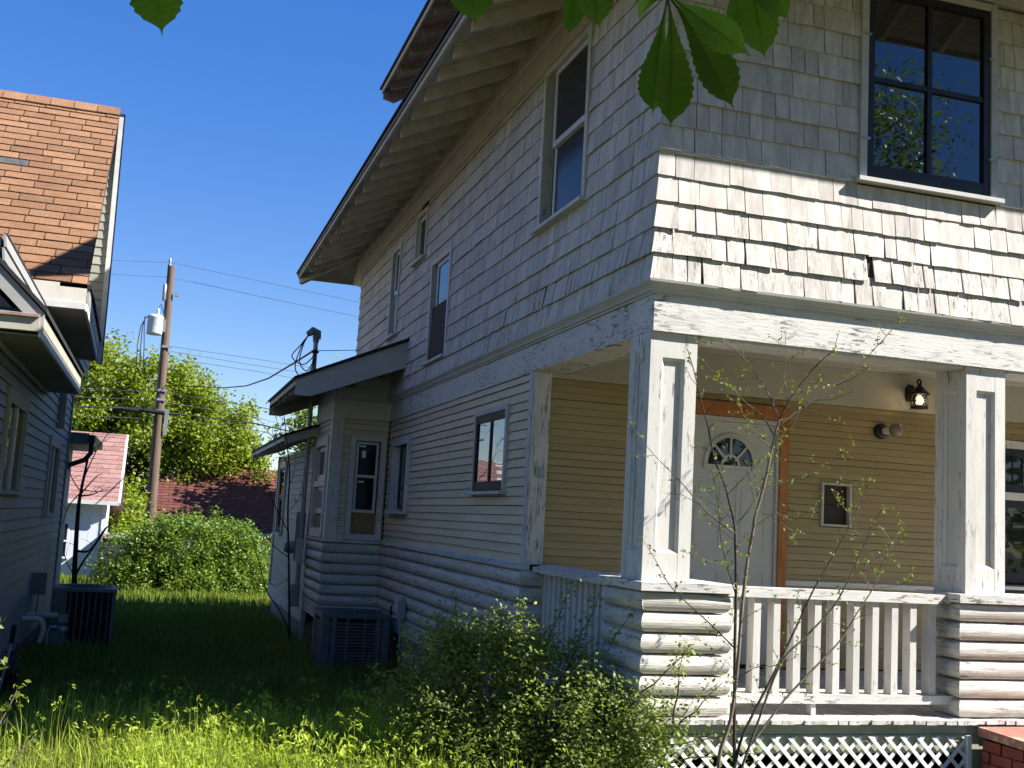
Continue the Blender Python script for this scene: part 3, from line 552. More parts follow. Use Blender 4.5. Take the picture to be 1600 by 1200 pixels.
while x < XR:
    mb = MB(); mb.extr([(x, -.88*FY, zs_(-.88)-.001), (x, -.88*FY, zs_(-.88)-.125), (x, .06, zs_(.06)-.14), (x, .06, zs_(.06)-.001)], (.048, 0, 0)); mb.build('rafter', MT['rafter'], house)
    x += .565
for (cx, cy, dy) in ((0, 0, -1), (0, 12.05, 1)):      # hip rafters
    mb = MB(); w = .03
    P = []
    for t in (.93, .0):
        for dz in (-.15, -.002):
            for sgn in (-1, 1): P.append((-t + sgn*w, cy + dy*t*(FY if dy < 0 else 1) + sgn*w*dy, zs_(-t)+dz))
    mb.hexa([P[0], P[1], P[5], P[4], P[2], P[3], P[7], P[6]]); mb.build('hip_rafter', MT['rafter'], house)
MB().extr([(-.02, 12.07, 6.3), (-.02, 12.07, 5.62), (-.02, 12.16, 5.62), (-.02, 12.98, 5.83)], (.07, 0, 0)).build('rafter', MT['rafter'], house)
# fascia and roof edge
def ringband(a, z0, z1, th, material, name):
    q = [(-a, -a*FY), (XR+a, -a*FY), (XR+a, 12.05+a), (-a, 12.05+a)]; r = [(-a+th, -a*FY+th), (XR+a-th, -a*FY+th), (XR+a-th, 12.05+a-th), (-a+th, 12.05+a-th)]
    mb = MB(); vs = [(x, y, z0) for x, y in q] + [(x, y, z1) for x, y in q] + [(x, y, z0) for x, y in r] + [(x, y, z1) for x, y in r]
    fs = []
    for i in range(4):
        j = (i+1) % 4; fs += [(i, j, 4+j, 4+i), (8+i, 12+i, 12+j, 8+j), (i, 8+i, 8+j, j), (4+i, 4+j, 12+j, 12+i)]
    mb.add(vs, fs); return mb.build(name, material, house)
ringband(.975, 5.815, 5.875, .02, MT['soffit'], 'fascia'); ringband(.992, 5.862, 5.905, .03, MT['oldsoffit'], 'fascia')
mb = MB(); e = 1.01; hz = 5.93 + SL*(XR/2+e); q = [(-e, -e*FY), (XR+e, -e*FY), (XR+e, 12.05+e), (-e, 12.05+e)]
vs = [(x, y, 5.905) for x, y in q] + [(x, y, 5.935) for x, y in q] + [(XR/2, XR/2, hz), (XR/2, 12.05-XR/2, hz)]
mb.add(vs, [(0, 1, 5, 4), (1, 2, 6, 5), (2, 3, 7, 6), (3, 0, 4, 7), (4, 5, 8), (5, 6, 9, 8), (6, 7, 9), (7, 4, 8, 9)])
mb.build('roof', MT['roofedge'], house, recalc=False)
# dormer over the side eave
DY0, DY1, DX = 4.9, 10.59, -.14
MB().box(.62, 3.5, DY0+.6, DY1-.75, 6.42, 8.80).build('dormer_wall', MT['shingle'], house)
def zd(x): return 8.52 + .42*(x-DX)
for k in range(8):
    a = DX + .015 + .119*k; c = a+.114
    mb = MB(); mb.hexa([(a, DY0, zd(a)), (c, DY0, zd(c)), (c, DY1, zd(c)), (a, DY1, zd(a)), (a, DY0, zd(a)+.02), (c, DY0, zd(c)+.02), (c, DY1, zd(c)+.02), (a, DY1, zd(a)+.02)]); mb.build('soffit_board', MT['oldsoffit'], house)
y = DY0 + .2
while y < DY1-.1:
    mb = MB(); mb.extr([(DX+.08, y, zd(DX+.08)-.001), (DX+.08, y, zd(DX+.08)-.12), (.62, y, zd(.62)-.14), (.62, y, zd(.62)-.001)], (0, .05, 0)); mb.build('rafter', MT['oldsoffit'], house); y += .73
q = lambda x, d: (DX+x, DY1-.05, zd(DX+x)-d)
mb = MB(); mb.extr([q(.02, 0), q(.02, .13), q(.2, .25), q(.46, .19), q(1., .19), q(1., 0)], (0, .05, 0)); mb.build('barge_board', MT['oldsoffit'], house)
MB().box(DX-.006, DX+.014, DY0, DY1, 8.485, 8.555).build('fascia', MT['frieze'], house)
mb = MB(); mb.hexa([(DX-.035, DY0-.03, 8.55), (3.0, DY0-.03, 9.87), (3.0, DY1+.04, 9.87), (DX-.035, DY1+.04, 8.55), (DX-.035, DY0-.03, 8.59), (3.0, DY0-.03, 9.92), (3.0, DY1+.04, 9.92), (DX-.035, DY1+.04, 8.59)]); mb.build('dormer_roof', MT['roofedge'], house)
# rear wing ----------------------------------------------------
WING = Frame((-.78, 0, 0), (0, 1, 0), (-1, 0, 0))
clapboards(WING, house, 10.55, 15.6, .36, 2.80, .105, MT['siding_wing'], [(14.2, 15.2, 1.35, 2.62)])
MB().fbox(WING, 10.47, 15.62, .13, .36, -.05, .03).build('skirt_board', MT['paint_h'], house)
MB().fbox(WING, 15.56, 15.64, .36, 2.8, -.05, .025).build('corner_board', MT['paint_v'], house)
MB().fbox(WING, 10.47, 10.56, .36, 2.9, -.05, .02).build('corner_board', MT['siding_wing'], house)
MB().box(-.74, 5, 10.58, 15.5, -.6, .128).build('foundation', MT['concrete'], house)
roof_slab(-1.28, 2.90, .0, 3.36, 10.28, 16.3, .04, MT['roofedge'], 'wing_roof')
roof_slab(-1.24, 2.875, -.02, 3.31, 10.34, 16.24, .03, MT['soffit'], 'soffit')
mb = MB(); mb.extr([(-.60, 10.30, 3.13), (-1.25, 10.30, 2.895), (-1.25, 10.30, 2.74), (-.60, 10.30, 2.98)], (0, .04, 0)); mb.build('rake_board', MT['trim'], house)
mb = MB(); mb.extr([(-.60, 16.22, 3.13), (-1.25, 16.22, 2.895), (-1.25, 16.22, 2.74), (-.60, 16.22, 2.98)], (0, .04, 0)); mb.build('rake_board', MT['trim'], house)
MB().box(-1.265, -1.245, 10.345, 16.215, 2.80, 2.89).build('fascia', MT['trim'], house)
for i in range(10):
    y = 10.7 + i*.58; mb = MB(); mb.extr([(-1.22, y, 2.85), (-1.22, y, 2.76), (-.76, y, 2.90), (-.76, y, 3.0)], (0, .045, 0)); mb.build('rafter', MT['trim'], house)
w = casing(WING, house, 14.15, 15.25, 1.35, 2.65, .10, .03, MT['paint_v'])
sash(WING, w, 14.26, 15.14, 1.40, 2.0, .05, -.05, -.01, MT['brownsash'], MT['glass']); sash(WING, w, 14.26, 15.14, 2.0, 2.55, .05, -.03, .01, MT['brownsash'], MT['glass'])
# windows of the side wall -------------------------------------
def double_hung(F, u0, u1, z0, z1, label=None, cas='paint_v', sm='vinyl', gm='screen', gu='screen', cw=.06, open_gap=.0, slide=.0, d=.036):
    o = casing(F, house, u0, u1, z0, z1, cw, d, MT[cas]); a, c = u0+cw, u1-cw; zm = (z0+z1-cw)/2 + .01
    MB().fbox(F, a, c, z0, z1-cw, -.079, -.070).build('window_backing', MT['dark'], o)  # near-black backing stands in for the unlit room behind the sashes
    a2, c2 = a + slide, c - open_gap
    sash(F, o, a2, c2, z0+.012, zm+.02, .045, -.060, -.025, MT[sm], MT[gm]); sash(F, o, a2, c2, zm-.02, z1-cw-.004, .045, -.034, .0, MT[sm], MT[gu])
    if label: o['label'] = label
    return o
double_hung(SIDE, 1.35, 2.50, 4.33, 5.78, 'tall upper window nearest the house corner with a white sash', open_gap=.16)
double_hung(SIDE, 5.64, 6.62, 3.63, 4.90, 'stair window low in the shingles', open_gap=.16, gu='glass')
double_hung(SIDE, 8.65, 9.25, 4.31, 5.60, 'narrow upper window farthest along the wall', open_gap=.10, cw=.05)
o = casing(SIDE, house, 7.05, 7.70, 5.09, 5.74, .05, .036, MT['paint_v']); o['label'] = 'small square window under the eave'
sash(SIDE, o, 7.10, 7.65, 5.10, 5.69, .05, -.05, -.01, MT['paint_v'], MT['glass'])
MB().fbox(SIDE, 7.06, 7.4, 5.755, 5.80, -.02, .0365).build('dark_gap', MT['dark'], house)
# lower dark sash
o = casing(SIDE, house, 3.13, 4.25, 2.05, 2.85, .05, .020, MT['trim'], sill_mat=MT['paint_peel']); o['label'] = 'low two pane window with a dark sash'
zt = 2.80
mb = MB(); mb.fbox(SIDE, 3.18, 3.215, 2.06, zt, -.06, .006); mb.fbox(SIDE, 4.165, 4.20, 2.06, zt, -.06, .006); mb.fbox(SIDE, 3.215, 4.165, 2.06, 2.145, -.06, .005); mb.fbox(SIDE, 3.215, 4.165, 2.725, zt, -.06, .005); mb.fbox(SIDE, 3.67, 3.71, 2.145, 2.725, -.06, .004)
mb.build('sash', MT['brownsash'], o)
for a, c in ((3.215, 3.67), (3.71, 4.165)): MB().fbox(SIDE, a, c, 2.145, 2.725, -.02, -.008).build('pane', MT['glass_old'], o)
# narrow window beside the bay
o = casing(SIDE, house, 7.30, 8.36, 1.83, 2.79, .09, .03, MT['paint_peel_v']); o['label'] = 'window tucked beside the bay with peeling frame'
MB().fbox(SIDE, 7.39, 8.27, 1.83, 2.70, -.08, -.074).build('window_backing', MT['paint_peel_v'], o)
sash(SIDE, o, 7.39, 8.05, 1.86, 2.70, .04, -.07, -.03, MT['black'], MT['glass'], muntins=[((7.39, 2.14), (8.05, 2.14)), ((7.39, 2.42), (8.05, 2.42)), ((7.72, 1.86), (7.72, 2.70))])
# bay windows
o = casing(BAYF, house, -.53, -.03, 1.42, 2.85, .075, .03, MT['paint_v'], sill=False); o['label'] = 'bay window with new white sashes above a bare board panel'
MB().fbox(BAYF, -.455, -.105, 1.42, 2.775, -.079, -.06).build('window_backing', MT['niche'], o)
MB().fbox(BAYF, -.455, -.105, 1.425, 1.76, -.06, -.03).build('board_panel', MT['osb'], o)
MB().fbox(BAYF, -.455, -.105, 1.755, 1.785, -.06, -.005).build('sill', MT['cedar'], o)
sash(BAYF, o, -.44, -.13, 1.79, 2.31, .035, -.055, -.012, MT['vinyl'], MT['glass']); sash(BAYF, o, -.44, -.13, 2.27, 2.76, .032, -.04, .004, MT['vinyl'], MT['glass'])
MB().fbox(BAYF, -.395, -.31, 2.69, 2.712, -.007, -.004).build('sticker', MT['paper'], o)
MB().fbox(BAYF, -.36, -.305, 2.54, 2.64, -.007, -.004).build('sticker', MT['paper'], o)
MB().fbox(BAYF, -.385, -.305, 2.20, 2.222, -.023, -.020).build('sticker', MT['paper'], o)
o = casing(BAYS, house, 8.97, 10.25, 1.42, 2.83, .12, .035, MT['paint_v'], sill=False); o['label'] = 'window in the far side of the bay'
MB().fbox(BAYS, 9.09, 10.13, 2.13, 2.21, -.06, .03).build('transom_bar', MT['paint_v'], o)
MB().fbox(BAYS, 9.09, 10.13, 1.42, 2.71, -.079, -.07).build('window_backing', MT['niche'], o)
sash(BAYS, o, 9.09, 10.13, 2.22, 2.71, .07, -.06, -.02, MT['tanvinyl'], MT['glass'], muntins=[((9.61, 2.22), (9.61, 2.71))])
sash(BAYS, o, 9.3, 10.13, 1.75, 2.13, .06, -.06, -.02, MT['tanvinyl'], MT['curtain'])
MB().fbox(BAYS, 9.09, 10.13, 1.425, 1.72, -.06, -.03).build('board_panel', MT['osb'], o)
# big front window
o = casing(FRONT, house, 1.53, 2.71, 4.33, 5.84, .055, .04, MT['trim'], sill_mat=MT['trim'], sw=.04); o['label'] = 'four pane front window with a black frame'
mb = MB(); a, c, z0, z1 = 1.588, 2.650, 4.352, 5.782
mb.fbox(FRONT, a, a+.055, z0, z1, -.05, .03); mb.fbox(FRONT, c-.055, c, z0, z1, -.05, .03); mb.fbox(FRONT, a+.055, c-.055, z0, z0+.085, -.05, .028); mb.fbox(FRONT, a+.055, c-.055, z1-.055, z1, -.05, .028)
mb.fbox(FRONT, 2.10, 2.138, z0+.085, z1-.055, -.05, .026); mb.fbox(FRONT, a+.055, 2.10, 5.06, 5.098, -.05, .024); mb.fbox(FRONT, 2.138, c-.055, 5.06, 5.098, -.05, .024)
mb.build('storm_frame', MT['black'], o)
for ua, ub in ((a+.055, 2.10), (2.138, c-.055)):
    for za, zb in ((z0+.085, 5.06), (5.098, z1-.055)): MB().fbox(FRONT, ua, ub, za, zb, .0, .005).build('pane', MT['glass_front'], o)
for u in (1.575, 2.662):
    for z in (4.62, 5.40): MB().fbox(FRONT, u-.03, u+.03, z-.007, z+.007, .030, .048).build('turn_button', MT['galv'], o)
o = casing(FRONT, house, 3.75, 4.95, 4.33, 5.84, .06, .04, MT['trim']); MB().fbox(FRONT, 3.81, 4.89, 4.35, 5.78, -.05, .01).build('pane', MT['glass'], o)
# ---------------------------------------------------------------- porch
x = -.05
while x < 4.4:
    wd = random.uniform(.078, .09); j = random.uniform(-.012, .008)
    MB().box(x, x+wd-.004, -.10+j, 2.44, .557+random.uniform(-.002, .002), .585+random.uniform(-.002, .002)).build('deck_plank', MT['deck'], house); x += wd
MB().box(4.4, XR, -.10, 2.44, .557, .585).build('deck_plank', MT['deck'], house)
MB().box(-.02, 1.9, -.03, .0, .485, .554).build('skirt_board', MT['skirt'], house); MB().box(1.905, 2.46, -.03, .0, .485, .554).build('skirt_board', MT['skirt'], house)
MB().box(-.02, 2.46, -.035, .0, .36, .481).build('skirt_board', MT['skirt'], house); MB().box(2.46, XR, -.02, .0, -.05, .554).build('skirt_board', MT['skirt'], house)
MB().box(-.02, 0.0, .0, 2.44, .36, .554).build('skirt_board', MT['skirt'], house)
MB().box(.10, XR, .9, .95, -.4, .5).build('crawlspace_shade', MT['dark'], house)  # near-black sheet painted as the shade under the deck, not a wall
# lattice strips
lat = MB().box(2.44, 2.47, -.08, -.035, -.3, .478).build('lattice_panel', MT['lattice'], house)
MB().box(-.01, .015, -.08, -.036, -.3, .474).build('lattice_post', MT['lattice'], lat)
LF = Frame((0, -.045, 0), (1, 0, 0), (0, -1, 0))
for sgn, dd in ((1, 0.), (-1, .007)):
    k = -8
    while k < 30:
        c = k*.124 + (.02 if sgn > 0 else .035); hw = .0185
        zlo, zhi = -.12, .472 - random.uniform(0, .004)
        # centre line u = c + sgn*(z-zlo)
        pts = []
        def clipu(u, z): return u
        q = [(c-hw, zlo), (c+hw, zlo), (c+hw+sgn*(zhi-zlo), zhi), (c-hw+sgn*(zhi-zlo), zhi)]
        if min(p[0] for p in q) > 2.45 or max(p[0] for p in q) < .02: k += 1; continue
        # clip the parallelogram to 0.015..2.44
        def clip(poly, lim, keep_less):
            out = []
            for i in range(len(poly)):
                A, B = poly[i], poly[(i+1) % len(poly)]; ia = (A[0] <= lim) == keep_less or A[0] == lim; ib = (B[0] <= lim) == keep_less or B[0] == lim
                if ia: out.append(A)
                if ia != ib: t = (lim-A[0])/(B[0]-A[0]); out.append((lim, A[1]+t*(B[1]-A[1])))
            return out
        q = clip(clip(q, 2.44, True), .016, False)
        if len(q) >= 3:
            mb = MB(); mb.extr([LF(u, z, dd) for u, z in q], LF.n*.0065); mb.build('lattice_strip', MT['lattice'], lat)
        k += 1
# pedestals of half logs
zp = [.585 + (1.375-.585)*i/6 for i in range(7)]
PF = Frame((0, -.005, 0), (1, 0, 0), (0, -1, 0)); PS = Frame((.022, 0, 0), (0, 1, 0), (-1, 0, 0)); PR = Frame((2.435, 0, 0), (0, 1, 0), (-1, 0, 0))
for i in range(6):
    log(PF, .022, .575, zp[i], zp[i+1], 0, .045, 1, .9); log(PS, -.005, .64, zp[i], zp[i+1], 0, .045, 1, 0)
    log(PF, 2.435, 3.35, zp[i], zp[i+1], 0, .045, 1, 0); log(PR, -.005, .26, zp[i], zp[i+1], 0, .045, 1, 0)
MB().box(.03, .60, .045, .63, .586, 1.374).build('pedestal_core', MT['paint_v'], house); MB().box(2.48, 3.3, .045, .36, .586, 1.374).build('pedestal_core', MT['paint_v'], house)
MB().box(.602, .675, .05, .16, .60, 1.345).build('end_post', MT['paint_v'], house)
mb = MB(); mb.box(-.045, .665, -.075, .66, 1.378, 1.432); mb.build('pedestal_cap', MT['paint_peel'], house)
mb = MB(); mb.box(2.372, 3.42, -.075, .40, 1.378, 1.436); mb.build('pedestal_cap', MT['paint_peel'], house)
# front railing
rail = MB().box(.64, 2.40, .055, .185, 1.355, 1.42).build('porch_railing', MT['paint_peel'], house)
MB().box(.60, 2.43, .06, .18, .665, .725).build('bottom_rail', MT['paint_peel'], rail)
MB().box(1.30, 1.335, .075, .14, .586, .664).build('rail_block', MT['paint_v'], rail)
MB().box(.69, .75, .10, .15, .727, 1.353).build('baluster', MT['paint_v'], rail)
for i in range(10):
    u = .845 + i*.1545 + random.uniform(-.004, .004)
    if u > 2.36: break
    w_ = .052 + random.uniform(-.003, .003); t = random.uniform(-.004, .004)
    mb = MB(); mb.hexa([(u, .075, .727), (u+w_, .075, .727), (u+w_, .16, .727), (u, .16, .727), (u+t, .075, 1.353), (u+w_+t, .075, 1.353), (u+w_+t, .16, 1.353), (u+t, .16, 1.353)]); mb.build('baluster', MT['paint_v'], rail)
# closed picket panel on the side of the porch
SR = Frame((.17, 0, 0), (0, 1, 0), (-1, 0, 0))
rail2 = MB().prof(SR, .60, 2.42, [(1.375, -.10), (1.355, .10), (1.40, .105), (1.425, -.02), (1.425, -.10)]).build('porch_railing', MT['paint_peel'], house)
y = .66
while y < 2.40:
    MB().fbox(SR, y, min(y+.085, 2.415), .60, 1.36, -.02, .0+random.uniform(0, .003)).build('picket', MT['paint_v'], rail2)
    if y+.12 < 2.4: MB().fbox(SR, y+.086, y+.119, .60, 1.36, -.02, .022).build('picket', MT['paint_v'], rail2)
    y += .12
# columns
def column(x0, y0, s=.34):
    zb, zt = 1.434, 3.066
    o = MB().box(x0+.028, x0+s-.028, y0+.028, y0+s-.028, zb, zt).build('column', MT['paint_v'], house)
    for F, mm in ((Frame((x0, y0, 0), (1, 0, 0), (0, -1, 0)), 'paint_v'), (Frame((x0, y0, 0), (0, 1, 0), (-1, 0, 0)), 'paint_peel_v' if x0 < 1 else 'paint_v'),
              (Frame((x0+s, y0, 0), (0, 1, 0), (1, 0, 0)), 'paint_v'), (Frame((x0, y0+s, 0), (1, 0, 0), (0, 1, 0)), 'paint_v')):
        st = .088; top_, bot = 2.90, 1.62
        fx = F.u.x > .5
        a, c = (0.0, s) if fx else (.0285, s-.0285)
        MB().fbox(F, a, st, zb, zt, -.028, 0).build('stile', MT[mm], o); MB().fbox(F, s-st, c, zb, zt, -.028, 0).build('stile', MT[mm], o)
        MB().fbox(F, st, s-st, top_, zt, -.028, -.001).build('column_rail', MT[mm], o); MB().fbox(F, st, s-st, zb, bot, -.028, -.001).build('column_rail', MT[mm], o)
        mb = MB()   # moulding that slopes into the sunk panel
        q0 = [(st, bot), (s-st, bot), (s-st, top_), (st, top_)]; m_ = .02; q1 = [(st+m_, bot+m_), (s-st-m_, bot+m_), (s-st-m_, top_-m_), (st+m_, top_-m_)]
        vs = [F(u, z, -.006) for u, z in q0] + [F(u, z, -.0245) for u, z in q1]
        mb.add(vs, [(i, (i+1) % 4, 4+(i+1) % 4, 4+i) for i in range(4)]); mb.build('panel_moulding', MT[mm], o, recalc=False)
    return o
column(.0, .03); column(2.50, .03)
# porch back wall, ceiling
D0, D1 = 1.44, 2.405
RP = [(D0-.1, 2.50, .0, 2.96), (2.86, 3.19, 1.885, 2.30), (4.42, 5.7, 1.30, 2.85)]
clapboards(PORCH, house, .156, XR, .60, 3.03, .0643, MT['siding_porch'], RP, thick=.020, split=2.2, gap=.0035)
MB().fbox(PORCH, .05, XR, 3.03, 3.385, -.05, .014).build('frieze_board', MT['ceil'], house)
for i in range(16):
    y = .34 + i*.131; MB().box(.34, XR, y, y+.129, 3.386, 3.397).build('ceiling_board', MT['ceil'], house)
MB().fbox(PORCH, 2.50, 4.42, 1.335, 1.38, -.01, .03).build('ledge', MT['paint_h'], house)
MB().fbox(PORCH, .3, D0-.1, 1.335, 1.38, -.01, .03).build('ledge', MT['paint_h'], house)
# door with fanlight
dr = MB().fbox(PORCH, D0, D1-.025, .62, 2.78, -.05, -.01).build('front_door', MT['door'], house)
mb = MB(); mb.fbox(PORCH, D1-.022, D1+.006, .59, 2.825, -.06, .012); mb.fbox(PORCH, D0-.03, D0-.002, .59, 2.825, -.06, .012); mb.fbox(PORCH, D0-.002, D1-.022, 2.783, 2.825, -.06, .010); mb.build('door_frame', MT['door'], house)
mb = MB(); mb.fbox(PORCH, D1+.008, 2.498, .59, 2.828, -.05, .030); mb.fbox(PORCH, D0-.1, D0-.034, .59, 2.828, -.05, .030); mb.fbox(PORCH, D0-.1, 2.498, 2.83, 2.955, -.05, .033); mb.build('door_trim', MT['cedar'], house)
MB().fbox(PORCH, D0-.1, 2.498, 2.885, 2.955, .034, .046).build('door_trim', MT['cedar'], house)
fc, fz, fr = 1.916, 2.385, .232
ring = MB(); n = 20
def arcp(r, a, d): return PORCH(fc + r*math.cos(a), fz + r*1.08*math.sin(a), d)
for i in range(n):
    a0, a1 = math.pi*i/n, math.pi*(i+1)/n
    ring.hexa([arcp(fr, a0, -.012), arcp(fr, a1, -.012), arcp(fr+.035, a1, -.012), arcp(fr+.035, a0, -.012), arcp(fr, a0, .014), arcp(fr, a1, .014), arcp(fr+.035, a1, .006), arcp(fr+.035, a0, .006)], .5)
ring.fbox(PORCH, fc-fr-.035, fc+fr+.035, fz-.034, fz, -.012, .0135, .5)
for a in (math.pi*.25, math.pi*.5, math.pi*.75): bar(ring, PORCH, (fc+.06*math.cos(a), fz+.06*math.sin(a)), (fc+fr*math.cos(a), fz+fr*1.08*math.sin(a)), .018, -.006, .012)
for i in range(10):
    a0, a1 = math.pi*i/10, math.pi*(i+1)/10
    ring.hexa([arcp(.075, a0, -.006), arcp(.075, a1, -.006), arcp(.095, a1, -.006), arcp(.095, a0, -.006), arcp(.075, a0, .011), arcp(.075, a1, .011), arcp(.095, a1, .011), arcp(.095, a0, .011)], .5)
ring.build('fanlight_frame', MT['door'], dr)
mb = MB(); mb.add([PORCH(fc, fz, -.0085)] + [arcp(fr+.004, math.pi*i/n, -.0085) for i in range(n+1)], [(0, i+1, i+2) for i in range(n)]); mb.build('pane', MT['glass'], dr, recalc=False)
for (pa, pc, za, zb) in ((1.53, 1.84, 1.62, 2.25), (1.99, 2.30, 1.62, 2.25), (1.53, 1.84, .80, 1.45), (1.99, 2.30, .80, 1.45)):
    mb = MB(); w_ = .018
    for q in ((pa, pa+w_, za, zb), (pc-w_, pc, za, zb), (pa+w_, pc-w_, za, za+w_), (pa+w_, pc-w_, zb-w_, zb)): mb.fbox(PORCH, *q, -.0105, -.004)
    mb.build('door_panel', MT['door'], dr); MB().fbox(PORCH, pa+.05, pc-.05, za+.05, zb-.05, -.0105, -.005).build('door_panel', MT['door'], dr)
kn = MB(); kn.lathe(PORCH(1.505, 1.56, -.01), [(.032, 0), (.032, .008), (.014, .012), (.012, .04), (.028, .045), (.03, .065), (.012, .075)], 14, (0, -1, 0)); kn.build('door_knob', MT['galv'], dr)
MB().lathe(PORCH(1.505, 1.72, -.01), [(.03, 0), (.03, .015), (.012, .02)], 14, (0, -1, 0)).build('deadbolt', MT['galv'], dr)
# small recessed hatch
hf = casing(PORCH, house, 2.865, 3.185, 1.89, 2.295, .022, .022, MT['ceil'], 'wall_hatch', sill=False, d0=-.05)
MB().fbox(PORCH, 2.887, 3.163, 1.912, 2.273, -.045, -.03).build('hatch_panel', MT['niche'], hf); MB().fbox(PORCH, 2.887, 3.163, 2.088, 2.095, -.03, -.026).build('hatch_slot', MT['dark'], hf)
# porch window at the right
o = casing(PORCH, house, 4.42, 5.7, 1.42, 2.84, .075, .03, MT['paint_v']); o['label'] = 'porch window with leaded glass over a plain sash'
sash(PORCH, o, 4.50, 5.62, 2.33, 2.765, .07, -.05, -.005, MT['black'], MT['glass'], muntins=[((4.57+.12*i, 2.34), (4.57+.12*i, 2.70)) for i in range(1, 9)]+[((4.57, 2.62), (4.69, 2.70)), ((4.69, 2.62), (4.81, 2.70)), ((4.81, 2.70), (4.93, 2.62))], mw=.007)
MB().fbox(PORCH, 4.50, 5.62, 2.255, 2.33, -.05, .01).build('transom_bar', MT['paint_v'], o)
sash(PORCH, o, 4.50, 5.62, 1.45, 2.255, .075, -.05, -.01, MT['black'], MT['glass'])
# ---------------------------------------------------------------- fittings on the porch
lt = thing('wall_lantern', 'black wall lantern with a glowing bulb beside the porch column', 'lantern', (3.81, 2.43, 3.2))
PW = 2.434
mb = MB(); mb.extr([(3.775, PW, 3.13), (3.845, PW, 3.13), (3.86, PW, 3.17), (3.86, PW, 3.25), (3.83, PW, 3.29), (3.79, PW, 3.29), (3.76, PW, 3.25), (3.76, PW, 3.17)], (0, -.03, 0)); mb.build('back_plate', MT['blackmetal'], lt)
lx, ly = 3.815, 2.29
pts = [(3.81, 2.41, 3.20), (3.81, 2.36, 3.175), (3.812, 2.31, 3.20), (3.814, 2.27, 3.27), (3.815, 2.27, 3.315), (lx, ly+.01, 3.335), (lx, ly+.035, 3.315), (lx, ly+.025, 3.29), (lx, ly, 3.285)]
MB().tube(pts, .010, 6).build('scroll_arm', MT['blackmetal'], lt)
MB().lathe((lx, ly, 0), [(.012, 3.285), (.022, 3.27), (.03, 3.255), (.045, 3.25), (.05, 3.235), (.085, 3.205), (.098, 3.19), (.098, 3.182), (.07, 3.184)], 16).build('lantern_roof', MT['blackmetal'], lt)
mb = MB()
for k in range(6):
    a = k*math.pi/3
    for s_ in (1, -1): mb.tube([(lx+.074*math.cos(a), ly+.074*math.sin(a), 3.185), (lx+.080*math.cos(a+s_*.5), ly+.080*math.sin(a+s_*.5), 3.12), (lx+.075*math.cos(a+s_*1.05), ly+.075*math.sin(a+s_*1.05), 3.055)], .0042, 4)
mb.build('cage', MT['blackmetal'], lt)
MB().lathe((lx, ly, 0), [(.03, 3.05), (.082, 3.05), (.082, 3.072), (.03, 3.074)], 16).build('lantern_base', MT['blackmetal'], lt)
MB().lathe((lx, ly, 0), [(.012, 3.09), (.024, 3.094), (.036, 3.115), (.034, 3.14), (.02, 3.17), (.01, 3.18)], 14).build('bulb', MT['bulb'], lt)
pl = bpy.data.lights.new('lantern_light', 'POINT'); pl.energy = .7; pl.color = (1, .68, .34); pl.shadow_soft_size = .04
po = bpy.data.objects.new('lantern_light', pl); COL.objects.link(po); po.parent = lt; po.location = (lx-3.81, ly-2.43-.06, 3.12-3.2)
gl = thing('globe_light', 'old round globe light fixture on the yellow porch siding', 'light fixture', (3.50, 2.45, 2.82))
MB().lathe((3.50, 2.45, 2.82), [(.075, 0), (.075, .02), (.06, .045), (.03, .05)], 18, (0, -1, 0)).build('wall_base', MT['blackmetal'], gl)
MB().lathe((3.50, 2.45, 2.82), [(.028, .04), (.034, .07), (.036, .13), (.03, .14)], 14, (.25, -1, .02)).build('neck', MT['tanvinyl'], gl)
c = Vector((3.50, 2.45, 2.82)) + Vector((.25, -1, .02)).normalized()*.19
MB().lathe(c, [(.068*math.sin(math.pi*i/10), -.068*math.cos(math.pi*i/10)) for i in range(11)], 18, (.25, -1, .02)).build('globe', MT['globe'], gl)
# coil of old wire under the porch beam
mb = MB(); rr = random.Random(4); pts = []
for i in range(70):
    a = i*.55; pts.append((.30 + .012*math.sin(i*.9), .62 + .075*math.cos(a) + rr.uniform(-.01, .01), 3.0 + .035*math.sin(a) + rr.uniform(-.008, .008)))
pts += [(.30, .60, 2.9), (.305, .62, 2.5), (.30, .66, 2.1), (.31, .66, 1.95)]
mb.tube(pts, .0028, 4); tag(mb.build('hanging_wire', MT['tanbark']), 'thin loose wire coiled under the porch beam beside the left column', 'wire')
# brick stoop
st = thing('brick_stoop', 'red painted brick stoop with a worn cap beside the white lattice', 'stoop', (2.8, -.6, 0))
MB().box(2.54, 3.36, -1.12, -.115, -.1, .46).build('mortar_core', MT['mortar'], st)
MB().hexa([(2.50, -1.2, .455), (3.40, -1.2, .455), (3.40, -.105, .485), (2.50, -.105, .485), (2.50, -1.2, .505), (3.40, -1.2, .505), (3.40, -.105, .545), (2.50, -.105, .545)]).build('cap_slab', MT['cap'], st)
BF = Frame((2.54, 0, 0), (0, 1, 0), (-1, 0, 0)); BG = Frame((0, -1.12, 0), (1, 0, 0), (0, -1, 0))
for F, ua, ub in ((BF, -1.13, -.115), (BG, 2.54, 3.36)):
    for r_ in range(7):
        z = .395 - r_*.075; u = ua - (.1 if r_ % 2 else 0)
        while u < ub:
            a, c = max(u, ua), min(u+.20, ub)
            if c-a > .03: MB().fbox(F, a, c-.009, z, z+.066, -.02, .018+random.uniform(-.003, .003)).build('brick', MT['brick'], st)
            u += .209
